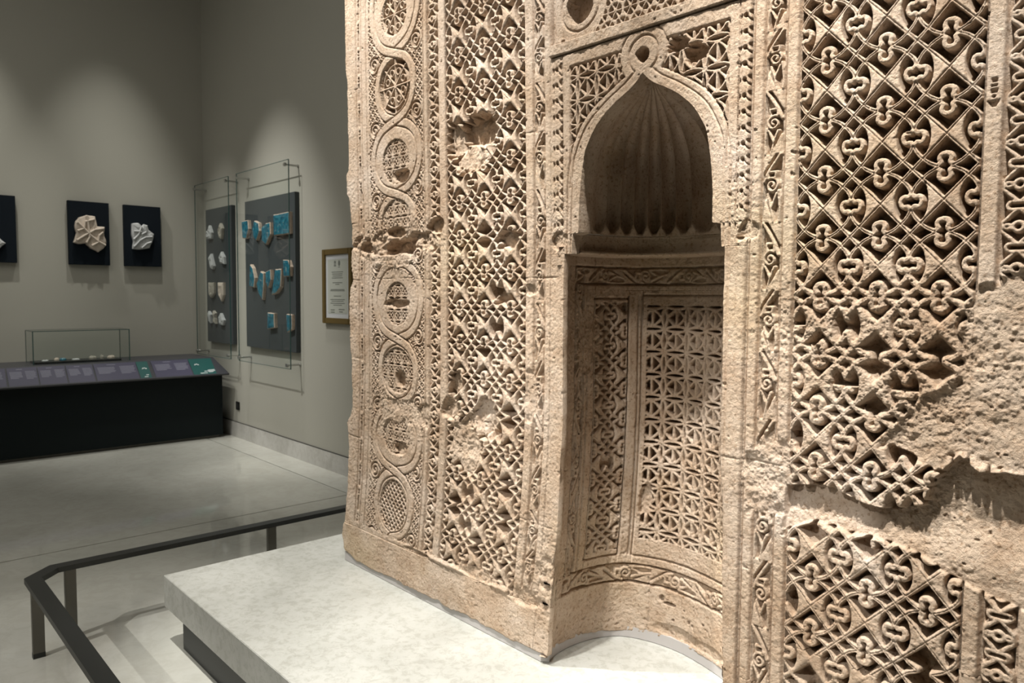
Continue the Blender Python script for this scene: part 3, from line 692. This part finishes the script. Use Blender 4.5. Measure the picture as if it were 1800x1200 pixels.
# ------------------------------------------------------------------ fluted hood, scalloped cornice
HD = .285
def ell(phi, a, b, z):   # phi 0 = left, pi = right
    return np.stack([CX - a * np.cos(phi), Y0 + .002 + b * np.sin(phi), z], -1)
NF = 15
for k in range(NF):
    t = np.linspace(0, 1, 15); zs = 1.802 + (2.262 - 1.802) * (1 - (1 - np.linspace(0, 1, 74)) ** 1.0)
    T, Z = np.meshgrid(t, zs, indexing='ij'); wz = np.interp(Z, HZ, HW); wz = np.maximum(wz, .0005)
    phi = (k + T) / NF * math.pi
    scal = np.sin(math.pi * T) ** .8
    foot = np.clip((Z - 1.808) / .045, 0, 1); foot = sstep((foot - (1 - np.sin(math.pi * T)) * .8) / .25)      # flutes start from pointed scallops
    amp = .048 * (wz / .25) ** .9 * foot
    edge = np.clip(np.sin(phi) / .25, 0, 1)
    R = 1 + amp * scal / np.maximum(wz, .02) * edge
    ex_ = 2 / 2.6; cs = np.cos(phi); P_ = np.stack([CX - (wz + .004) * R * np.sign(cs) * np.abs(cs) ** ex_, Y0 + .050 + HD * (wz / .25) * R * np.abs(np.sin(phi)) ** ex_, Z + .0015 * fbm(phi * 2, Z, 20, 2, 7)], -1)
    P_[..., 1] += .0015 * fbm(phi, Z, 40, 3, 8)
    gridmesh('flute', P_)
# cornice (scalloped band under the hood)
ph = np.linspace(0, math.pi, 260); prof = [(-.12, 1.80), (-.04, 1.802), (-.012, 1.806), (.003, 1.803), (.004, 1.790), (.001, 1.770), (.001, 1.755), (.004, 1.752), (.013, 1.747), (.014, 1.741), (.003, 1.735), (-.05, 1.7345), (-.10, 1.734), (-.17, 1.7335), (-.24, 1.733)]
pr = []
for (a, b), (c, d2) in zip(prof[:-1], prof[1:]):
    for t in (0, .33, .66): pr.append((a + (c - a) * t, b + (d2 - b) * t))
pr.append(prof[-1]); pr = np.array(pr)
PHI, K = np.meshgrid(ph, np.arange(len(pr)), indexing='ij'); off = pr[K, 0]; ZZ = pr[K, 1]
lobe = (np.abs(np.sin(PHI * NF / 2)) ** .5) * .009 * ((ZZ < 1.80) & (ZZ > 1.757))
off = off - lobe + .003 * fbm(PHI * .3, ZZ, 18, 4, 23) * (ZZ > 1.736)
a_ = .284 - off; b_ = .312 - off
a_ = np.where(off < -.03, .284 + .03 + (-off - .03) * .25, a_)
ex_ = 2 / 3.4; cs = np.cos(PHI)
gridmesh('scalloped_cornice', np.stack([CX - a_ * np.sign(cs) * np.abs(cs) ** ex_, Y0 + .034 + b_ * np.abs(np.sin(PHI)) ** ex_, ZZ], -1))
# pale mount strip below the stone
bm = bmesh.new()
def strip(path, zb, zt, th):
    for (a, b) in zip(path[:-1], path[1:]):
        a = Vector((*a, 0)); b = Vector((*b, 0)); n = (b - a).cross(Vector((0, 0, 1))).normalized() * th
        vs_ = [a, b, b - n, a - n]; lo = [bm.verts.new(Vector((v.x, v.y, zb)) - Vector(MB)) for v in vs_]; hi = [bm.verts.new(Vector((v.x, v.y, zt)) - Vector(MB)) for v in vs_]
        bm.faces.new(hi); bm.faces.new(lo[::-1])
        for i in range(4): bm.faces.new((lo[i], lo[(i + 1) % 4], hi[(i + 1) % 4], hi[i]))
w0 = lambda p: (float(warp(np.array(p[0]), np.array(.33))), p[1])
path = [(-3.195, 1.813), (-1.835, 1.813)] + [w0((p[0] + .0, p[1] + .001)) for p in NCs[3:-3:3]] + [(-1.10, 1.813), (.27, 1.813)]
strip(path, .312, .352, .02)
link('mount_strip', fin(bm, 'mount_strip'), GREYP, mih)
tag(mih.children[-1], 'pale grey mounting strip')

# ------------------------------------------------------------------ counter along the left wall with its label panels
ct = empty('display_counter', (-8.7, 1.2, 0)); tag(ct, 'long black museum counter with sloping label panels along the left wall', 'counter'); cb = (-8.7, 1.2, 0)
box('body', -9.085, -8.30, -2.6, 3.20, .03, .70, COUNTER, ct, 0, cb); box('toe_kick', -9.07, -8.34, -2.58, 3.17, 0, .03, plain('toe_grey', (.20, .195, .17), .6), ct, 0, cb)
bm = bmesh.new()
def V(x, y, z): return bm.verts.new((x - cb[0], y - cb[1], z))
y0, y1 = -2.65, 3.24
a = [V(-9.085, y0, .70), V(-8.20, y0, .70), V(-8.195, y0, .715), V(-8.45, y0, .88), V(-9.085, y0, .88)]
b = [V(-9.085, y1, .70), V(-8.20, y1, .70), V(-8.195, y1, .715), V(-8.47, y1 - .075, .88), V(-9.085, y1 - .075, .88)]
bm.faces.new(a); bm.faces.new(b[:3] + [b[3], b[4]])
for i in range(5): bm.faces.new((a[i], a[(i + 1) % 5], b[(i + 1) % 5], b[i]))
link('counter_top', fin(bm, 'counter_top'), TOP, ct)
SA = Vector((-8.45, 0, .88)); SD = Vector((.25, 0, -.165)); SN = Vector((.165, 0, .25)).normalized()
def sp(y, t, up=.0015): return SA + SD * t + Vector((0, y, 0)) + SN * up - Vector(cb)
def slope_quad(name, ya0, ya1, yb0, yb1, t0, t1, mat, parent, up=.002, th=.0015):
    bm = bmesh.new(); q_ = [(ya0, t0), (ya1, t0), (yb1, t1), (yb0, t1)]
    lo = [bm.verts.new(sp(y, t, up - th)) for y, t in q_]; hi = [bm.verts.new(sp(y, t, up)) for y, t in q_]
    bm.faces.new(hi); bm.faces.new(lo[::-1])
    for i in range(4): bm.faces.new((lo[i], lo[(i + 1) % 4], hi[(i + 1) % 4], hi[i]))
    return link(name, fin(bm, name), mat, parent)
def text_block(y0, y1, t0, t1, rows, mat, parent, seed, up=.0032):
    rg = random.Random(seed); bm = bmesh.new()
    for k in range(rows):
        ta = t0 + (t1 - t0) * k / rows; tb = ta + (t1 - t0) / rows * .62; e = y1 - (y1 - y0) * (rg.random() * .12 if k < rows - 1 else .35)
        f_ = [bm.verts.new(sp(y, t, up)) for y, t in ((y0, ta), (e, ta), (e, tb), (y0, tb))]; bm.faces.new(f_)
    return link('printed_text', fin(bm, 'printed_text'), mat, parent)
def arch_logo(yc, t, r, parent):
    bm = bmesh.new(); n = 14; o = [sp(yc + r * math.cos(a_), t - r * 3.0 * math.sin(a_), .0034) for a_ in np.linspace(0, math.pi, n)]; i_ = [sp(yc + r * .35 * math.cos(a_), t - r * 3.0 * .45 * math.sin(a_), .0034) for a_ in np.linspace(0, math.pi, n)]
    o = [bm.verts.new(p) for p in o]; i_ = [bm.verts.new(p) for p in i_]
    for k in range(n - 1):
        if k % 4 != 3: bm.faces.new((o[k], o[k + 1], i_[k + 1], i_[k]))
    link('arch_emblem', fin(bm, 'arch_emblem'), WHITE, parent)
pans = [(-.55, -.10, 0), (-.09, .40, 0), (.41, .80, 0), (.81, 1.205, 0), (1.218, 1.460, 1), (1.468, 1.697, 1), (1.707, 1.94, 1), (1.952, 2.345, 2), (2.350, 2.462, 3), (2.497, 2.875, 2), (2.880, 3.125, 4)]
for k, (pa, pb_, kind) in enumerate(pans):
    p = slope_quad('label_panel' if kind < 3 else 'green_label_panel', pa, pb_, pa - .012, pb_ - .018, .05, .96, PANEL if kind < 3 else GREEN, ct)
    if kind == 3: p['label'] = 'narrow green label panel with white arch emblem'
    if kind == 4: p['label'] = 'wide green label panel with white arch emblem'
    L_ = pb_ - pa
    if kind in (0, 1, 2):
        n = 2; g_ = .16 if kind == 2 else .10
        text_block(pa + .06 * L_, pa + L_ * .47, .26, .62, 6, PANELT, p, k); text_block(pa + L_ * .58, pa + L_ * .94, .24, .66, 7, PANELT, p, k + 50)
        text_block(pa + L_ * .30, pa + L_ * .62, .12, .18, 1, PANELT, p, k + 90)
    else:
        yc = pa + (L_ * .5 if kind == 3 else L_ * .25); arch_logo(yc, .47 if kind == 3 else .42, .026, p)
        text_block(pa + L_ * .45, pa + L_ * .80, .78, .83, 1, WHITE, p, 5); text_block(pa + L_ * .25, pa + L_ * .72, .88, .93, 1, WHITE, p, 6)
        if kind == 4: text_block(pa + L_ * .62, pa + L_ * .93, .72, .88, 3, WHITE, p, 7)

# ------------------------------------------------------------------ glass vitrine with its fragments
def pane(name, x0, x1, y0, y1, z0, z1, parent, base, edges=True):
    p = box(name, x0, x1, y0, y1, z0, z1, GLASS, parent, 0, base); return p
vb = (-8.78, 1.90, .88); vt = empty('glass_vitrine', vb); tag(vt, 'low clear glass box case standing on the black counter', 'display case')
vx0, vx1, vy0, vy1, vz0, vz1 = -8.96, -8.60, 1.465, 2.345, .8805, 1.204; th = .006
pane('glass_pane', vx1 - th, vx1, vy0, vy1, vz0, vz1, vt, vb); pane('glass_pane', vx0, vx0 + th, vy0, vy1, vz0, vz1, vt, vb)
pane('glass_pane', vx0 + th, vx1 - th, vy0, vy0 + th, vz0, vz1, vt, vb); pane('glass_pane', vx0 + th, vx1 - th, vy1 - th, vy1, vz0, vz1, vt, vb)
pane('glass_pane', vx0, vx1, vy0, vy1, vz1, vz1 + th, vt, vb)
for (a0, a1, b0, b1, c0, c1) in ((vx1 - .007, vx1 + .001, vy0 - .001, vy0 + .007, vz0, vz1 + .006), (vx1 - .007, vx1 + .001, vy1 - .007, vy1 + .001, vz0, vz1 + .006), (vx0 - .001, vx0 + .006, vy0 - .001, vy0 + .006, vz0, vz1 + .006), (vx0 - .001, vx0 + .006, vy1 - .006, vy1 + .001, vz0, vz1 + .006),
                               (vx1 - .005, vx1 + .0012, vy0, vy1, vz1, vz1 + .0065), (vx0 - .001, vx0 + .005, vy0, vy1, vz1, vz1 + .0065), (vx0, vx1, vy0 - .001, vy0 + .005, vz1, vz1 + .0065), (vx0, vx1, vy1 - .005, vy1 + .001, vz1, vz1 + .0065)):
    box('pane_edge', a0, a1, b0, b1, c0, c1, EDGE, vt, 0, vb)
box('base_board', -8.90, -8.64, 1.49, 2.27, .8806, .899, BLACKM, vt, .001, vb)
def shard(name, poly, thick, mat, axis, origin, body=None, seed=0, relief_=.0, front_mat=None):
    """irregular flat fragment: polygon (a,b) extruded; axis 'x' faces +x, 'y' faces -y, 'z' lies flat. Front is slightly domed and chipped."""
    rg = random.Random(seed); bm = bmesh.new(); n = len(poly)
    P2 = []
    for i in range(n):
        a_, b_ = poly[i]; c_, d_ = poly[(i + 1) % n]
        for k in range(3): t = k / 3; P2.append((a_ + (c_ - a_) * t + rg.uniform(-1, 1) * .0025 * (k > 0), b_ + (d_ - b_) * t + rg.uniform(-1, 1) * .0025 * (k > 0)))
    ca = sum(p[0] for p in P2) / len(P2); cb_ = sum(p[1] for p in P2) / len(P2)
    def m(a_, b_, t):
        if axis == 'x': return (t, a_, b_)
        if axis == 'y': return (a_, -t, b_)
        return (a_, b_, t)
    rings = []
    for (sc_, t) in ((1.0, 0), (1.0, thick * .8), (.93, thick), (.62, thick + relief_), (.30, thick + relief_ * .5)):
        rings.append([bm.verts.new(m(ca + (p[0] - ca) * sc_, cb_ + (p[1] - cb_) * sc_, t + (rg.uniform(-1, 1) * relief_ * .7 if sc_ < .9 else 0))) for p in P2])
    mats = []
    bm.faces.new(rings[0])
    for r0, r1 in zip(rings[:-1], rings[1:]):
        for i in range(len(P2)):
            f_ = bm.faces.new((r0[i], r0[(i + 1) % len(P2)], r1[(i + 1) % len(P2)], r1[i]))
            f_.material_index = 1 if (front_mat and r0 is not rings[0] and r0 is not rings[1]) else 0
    f_ = bm.faces.new(rings[-1]); f_.material_index = 1 if front_mat else 0
    me = fin(bm, name); me.materials.append(mat)
    if front_mat: me.materials.append(front_mat)
    o = bpy.data.objects.new(name, me); C.objects.link(o); o.location = origin; return o
vf = [(1.60, .07, .012, STUCCOG, 'flat grey pottery shard at the left end inside the glass box'), (1.70, .05, .028, STUCCO, 'small upright buff shard near the left end inside the glass box'), (1.755, .07, .022, TURQ, 'dark blue glazed shard inside the glass box, third from left'),
      (1.875, .085, .012, STUCCOG, 'long flat grey shard in the middle of the glass box'), (2.03, .085, .034, CREAM, 'largest pale domed pottery shard inside the glass box'), (2.115, .035, .040, CREAM, 'small standing pale shard beside the domed one in the glass box'), (2.205, .075, .030, STUCCO, 'pale flat shard at the right end inside the glass box')]
for k, (y, L_, hgt, mt, lab) in enumerate(vf):
    rg = random.Random(k); poly = [(L_ * .5 * math.cos(a_) * rg.uniform(.8, 1.1) * .8, L_ * .5 * math.sin(a_) * rg.uniform(.8, 1.1)) for a_ in np.linspace(0, 2 * math.pi, 8)[:-1]]
    o = shard('pottery_shard', poly, hgt * .6, mt, 'z', (-8.77, y, .8992), seed=k, relief_=hgt * .35); tag(o, lab, 'pottery shard', 'shards in the glass box')

# ------------------------------------------------------------------ boards and stucco fragments on the left wall
for k, (a0, a1, lab) in enumerate(((1.03, 1.430, 'dark navy mounting board cut off by the left edge of the view'), (1.895, 2.287, 'dark navy mounting board carrying the larger buff stucco fragment'), (2.435, 2.818, 'dark navy mounting board nearest the corner, carrying the grey stucco fragment'))):
    o = tbox('mounting_board', -9.088, -9.035, a0, a1, 1.888, 2.558, BOARDN, .002); tag(o, lab, 'mounting board', 'boards on the left wall')
fr1 = [(1.956, 2.333), (1.989, 2.383), (2.061, 2.413), (2.141, 2.402), (2.16, 2.299), (2.233, 2.297), (2.224, 2.218), (2.245, 2.134), (2.221, 2.072), (2.164, 2.025), (2.089, 2.065), (2.047, 2.112), (1.982, 2.104), (1.933, 2.118), (1.963, 2.215), (1.95, 2.274)]
fr2 = [(2.507, 2.354), (2.57, 2.364), (2.61, 2.329), (2.629, 2.355), (2.665, 2.345), (2.68, 2.29), (2.734, 2.248), (2.716, 2.171), (2.683, 2.093), (2.587, 2.073), (2.51, 2.077), (2.519, 2.16), (2.504, 2.234)]
def ridge(parent, pts, w_, hgt, mat, x0):
    bm = bmesh.new()
    for (a_, b_), (c_, d_) in zip(pts[:-1], pts[1:]): cyl(bm, (x0, a_, b_), (x0, c_, d_), w_, 8)
    for v in bm.verts: v.co.x = x0 + (v.co.x - x0) * hgt / w_
    link('carved_ridge', fin(bm, 'carved_ridge'), mat, parent)
def loc(ps, o): return [(a_ - o[0], b_ - o[1]) for a_, b_ in ps]
c1 = (2.09, 2.21); o = shard('stucco_fragment', loc(fr1, c1), .045, STUCCO, 'x', (-9.034, *c1), seed=3, relief_=.010); tag(o, 'large buff carved stucco fragment of crossing ridges on navy board', 'stucco fragment')
for ps in ([(1.97, 2.33), (2.02, 2.28), (2.09, 2.20), (2.16, 2.14), (2.23, 2.10)], [(2.06, 2.40), (2.07, 2.30), (2.08, 2.18), (2.05, 2.12)], [(1.96, 2.14), (2.04, 2.20), (2.13, 2.26), (2.22, 2.28)], [(1.97, 2.24), (2.03, 2.27), (2.04, 2.34), (2.13, 2.37)], [(2.10, 2.09), (2.16, 2.13), (2.17, 2.20), (2.21, 2.24)]):
    ridge(o, loc(ps, c1), .013, .022, STUCCO, .052)
c2 = (2.61, 2.21); o = shard('stucco_fragment', loc(fr2, c2), .040, STUCCOG, 'x', (-9.034, *c2), seed=5, relief_=.006); tag(o, 'pale grey carved stucco fragment in joined pieces on navy board nearest the corner', 'stucco fragment')
for ps in ([(2.52, 2.10), (2.58, 2.17), (2.64, 2.21), (2.71, 2.22)], [(2.52, 2.18), (2.57, 2.24), (2.60, 2.32)], [(2.60, 2.09), (2.65, 2.14), (2.70, 2.16)], [(2.52, 2.27), (2.60, 2.27)], [(2.64, 2.33), (2.65, 2.27), (2.60, 2.24)]):
    ridge(o, loc(ps, c2), .011, .016, STUCCOG, .044)
c0 = (1.26, 2.09); o = shard('stucco_fragment', loc([(1.19, 2.14), (1.26, 2.15), (1.289, 2.12), (1.333, 2.08), (1.286, 2.03), (1.20, 2.02), (1.16, 2.08)], c0), .04, STUCCOG, 'x', (-9.034, *c0), seed=8, relief_=.006); tag(o, 'grey fragment tip on the board cut by the left edge of the view', 'stucco fragment')

# ------------------------------------------------------------------ wall case area: boards, glass screens, tile shards
for (a0, a1, lab) in ((-8.91, -8.16, 'narrow charcoal display board next to the room corner, with small white shards'), (-7.80, -6.655, 'wide charcoal display board with turquoise tile shards')):
    o = tbox('display_board', a0, a1, 3.275, 3.3185, 1.035, 2.552, BOARDG, .0015); tag(o, lab, 'display board')
def screen(x0, x1, z0, z1, lab):
    b_ = ((x0 + x1) / 2, 3.2, z0); e_ = empty('glass_screen', b_); tag(e_, lab, 'glass screen')
    pane('glass_pane', x0, x1, 3.196, 3.204, z0, z1, e_, b_)
    for (p0, p1, q0, q1) in ((x0 - .001, x0 + .003, z0, z1), (x1 - .003, x1 + .001, z0, z1), (x0, x1, z0 - .001, z0 + .003), (x0, x1, z1 - .003, z1 + .001)):
        box('pane_edge', p0, p1, 3.1955, 3.2045, q0, q1, EDGE, e_, 0, b_)
    for x in (x0 + .035, x1 - .045):
        for z in (z0 + .035, z1 - .045):
            bm = bmesh.new(); cyl(bm, (x - b_[0], -.018, z - b_[2]), (x - b_[0], .119, z - b_[2]), .0095, 16); cyl(bm, (x - b_[0], -.026, z - b_[2]), (x - b_[0], -.006, z - b_[2]), .017, 18); cyl(bm, (x - b_[0], .111, z - b_[2]), (x - b_[0], .119, z - b_[2]), .016, 18)
            link('standoff', fin(bm, 'standoff'), STEEL, e_)
screen(-9.035, -8.040, .885, 2.838, 'tall clear glass screen on steel standoffs before the narrow charcoal board')
screen(-7.825, -6.620, .885, 2.838, 'tall clear glass screen on steel standoffs before the wide charcoal board')
def rot(ps, a_): c_, s_ = math.cos(a_), math.sin(a_); return [(c_ * x - s_ * y, s_ * x + c_ * y) for x, y in ps]
TS = [((-7.72, 2.262), [(-.09, .085), (.07, .09), (.085, .0), (.02, -.10), (-.07, -.09)], 'turquoise shard at the left end of the top row'),
      ((-7.45, 2.235), [(-.09, .02), (-.04, .10), (.06, .07), (.08, -.01), (.0, -.105), (-.07, -.06)], 'second turquoise shard from the left in the top row'),
      ((-7.225, 2.20), [(-.10, .05), (.0, .09), (.10, .095), (.11, -.02), (.0, -.12), (-.09, -.08)], 'third turquoise shard from the left in the top row'),
      ((-6.865, 2.262), [(-.19, .10), (.16, .105), (.165, -.10), (-.185, -.105)], 'largest rectangular turquoise tile at the right end of the top row'),
      ((-7.575, 1.755), [(-.03, .14), (.03, .10), (.075, .0), (.05, -.10), (-.06, -.09), (-.05, .04)], 'tall turquoise shard at the left end of the middle row'),
      ((-7.368, 1.690), [(-.09, .0), (.01, .13), (.08, .11), (.075, -.02), (.045, -.16), (-.05, -.09)], 'turquoise shard hanging lowest in the middle row, second from left'),
      ((-7.188, 1.742), [(-.05, .07), (.06, .09), (.07, -.01), (.0, -.09), (-.05, -.04)], 'smallest turquoise shard of the middle row, third from left'),
      ((-6.988, 1.714), [(-.03, .12), (.10, .12), (.08, -.05), (-.01, -.11), (-.12, -.13), (-.08, -.02)], 'slanting turquoise shard of the middle row, fourth from left'),
      ((-6.770, 1.830), [(-.08, .09), (.03, .085), (.075, .02), (.06, -.07), (-.07, -.07)], 'turquoise shard at the right, raised above the middle row'),
      ((-7.137, 1.321), [(-.07, .085), (.08, .08), (.085, -.06), (-.08, -.08)], 'left of the two turquoise shards in the bottom row'),
      ((-6.738, 1.317), [(-.05, .085), (.06, .08), (.06, -.06), (-.04, -.09)], 'right of the two turquoise shards in the bottom row')]
for k, (c_, poly, lab) in enumerate(TS):
    o = shard('tile_shard', poly, .035, BODYC, 'y', (c_[0] + .0, 3.2745, c_[1]), seed=20 + k, relief_=.003, front_mat=TURQ); tag(o, lab, 'tile shard', 'turquoise tile shards on the wide board')
SS = [((-8.746, 2.282), [(-.07, -.07), (.06, -.07), (.075, .0), (.01, .085), (-.03, .03), (-.08, .02)], 'pale lobed shard, top left on the narrow board'), ((-8.415, 2.282), [(-.07, .01), (.0, .09), (.06, .03), (.02, -.09), (-.03, -.07)], 'pale leaf shaped shard, top right on the narrow board'),
      ((-8.705, 1.954), [(-.07, .05), (.0, .09), (.08, -.05), (.05, -.09), (-.02, -.07)], 'pale slanted shard, second row left on the narrow board'), ((-8.386, 1.976), [(-.08, .02), (-.01, .08), (.06, .02), (.07, -.06), (-.04, -.05)], 'buff shard, second row right on the narrow board'),
      ((-8.707, 1.632), [(-.085, .085), (.085, .085), (.075, -.04), (.0, -.09), (-.08, -.06)], 'cream shield shaped shard, third row left on the narrow board'), ((-8.430, 1.625), [(-.08, .09), (.08, .09), (.075, -.05), (.02, -.12), (-.07, -.05)], 'taller brownish shard, third row right on the narrow board'),
      ((-8.775, 1.319), [(-.03, .07), (.035, .03), (.03, -.07), (-.03, -.05)], 'thin small shard, bottom row far left on the narrow board'), ((-8.633, 1.318), [(-.03, .08), (.03, .05), (.02, .0), (.035, -.07), (-.03, -.06), (-.01, .0)], 'small pinched shard, middle of the bottom row on the narrow board'),
      ((-8.438, 1.298), [(-.07, .03), (-.01, .075), (.08, .0), (.06, -.06), (-.05, -.05)], 'wider pale shard, bottom row right on the narrow board')]
for k, (c_, poly, lab) in enumerate(SS):
    o = shard('white_shard', poly, .030, (CREAM if k % 3 == 1 or k == 4 else STUCCO if k == 5 else STUCCOG), 'y', (c_[0], 3.2745, c_[1]), seed=40 + k, relief_=.007); tag(o, lab, 'pottery shard', 'small pale shards on the narrow board')

# ------------------------------------------------------------------ framed certificate, wall socket
fx0, fx1, fz0, fz1 = -6.165, -5.655, 1.335, 1.990; fb = ((fx0 + fx1) / 2, 3.3, fz0)
fm = empty('framed_certificate', fb); tag(fm, 'gilt framed certificate hanging on the back wall beside the carved stone edge', 'framed certificate')
for (a0, a1, c0_, c1_) in ((fx0, fx0 + .05, fz0, fz1), (fx1 - .05, fx1, fz0, fz1), (fx0 + .05, fx1 - .05, fz0, fz0 + .05), (fx0 + .05, fx1 - .05, fz1 - .05, fz1)):
    box('frame_rail', a0, a1, 3.285, 3.3195, c0_, c1_, GOLD, fm, .004, fb)
box('mount_card', fx0 + .048, fx1 - .048, 3.300, 3.316, fz0 + .048, fz1 - .048, MAT_W, fm, 0, fb)
pp = box('certificate_paper', fx0 + .085, fx1 - .085, 3.2985, 3.2999, fz0 + .09, fz1 - .09, PAPER, fm, 0, fb)
bm = bmesh.new()
def bar(x0, x1, z0, z1): bx(bm, x0 - fb[0], x1 - fb[0], 3.2978 - fb[1], 3.2984 - fb[1], z0 - fb[2], z1 - fb[2])
cxp = (fx0 + fx1) / 2
for (w_, z) in ((.20, 1.785), (.18, 1.768), (.17, 1.751), (.19, 1.734), (.17, 1.692), (.07, 1.677), (.24, 1.632), (.25, 1.622), (.13, 1.575), (.25, 1.545), (.21, 1.530), (.25, 1.512), (.15, 1.496)): bar(cxp - w_ / 2, cxp + w_ / 2, z, z + .006)
for (x0, w_, z) in ((-.12, .07, 1.452), (.02, .10, 1.458), (-.12, .07, 1.432), (.03, .06, 1.437)): bar(cxp + x0, cxp + x0 + w_, z, z + .008)
link('printed_lines', fin(bm, 'printed_lines'), INK, pp)
bm = bmesh.new()
bar(cxp - .060, cxp - .018, 1.838, 1.846); bar(cxp - .056, cxp - .022, 1.868, 1.874)
for k in range(4): bar(cxp - .055 + k * .009, cxp - .051 + k * .009, 1.846, 1.868)
prism(bm, [(cxp - .062 - fb[0], 1.874 - fz0), (cxp - .016 - fb[0], 1.874 - fz0), (cxp - .039 - fb[0], 1.888 - fz0)], lambda a_, b_, t: (a_, t, b_), -.0022, -.0016)
link('temple_emblem', fin(bm, 'temple_emblem'), INK, pp)
bm = bmesh.new(); n = 16
prism(bm, [(cxp + .032 - fb[0] + .018 * math.cos(a_), 1.864 - fz0 + .025 * math.sin(a_)) for a_ in np.linspace(0, 2 * math.pi, n + 1)[:-1]], lambda a_, b_, t: (a_, t, b_), -.0022, -.0016)
bar(cxp + .014, cxp + .050, 1.828, 1.833)
link('oval_emblem', fin(bm, 'oval_emblem'), INK, pp)
so = empty('wall_socket', (-8.16, 3.31, .31)); tag(so, 'black rectangular socket low on the back wall beside the counter', 'socket'); sb = (-8.16, 3.31, .31)
box('cover_plate', -8.205, -8.115, 3.308, 3.3195, .31, .400, BLK, so, .003, sb); box('socket_face', -8.190, -8.130, 3.3065, 3.3085, .325, .385, plain('socket_insert', (.015, .015, .015), .6), so, .001, sb)
print('TRIANGLES', NTRI[0])
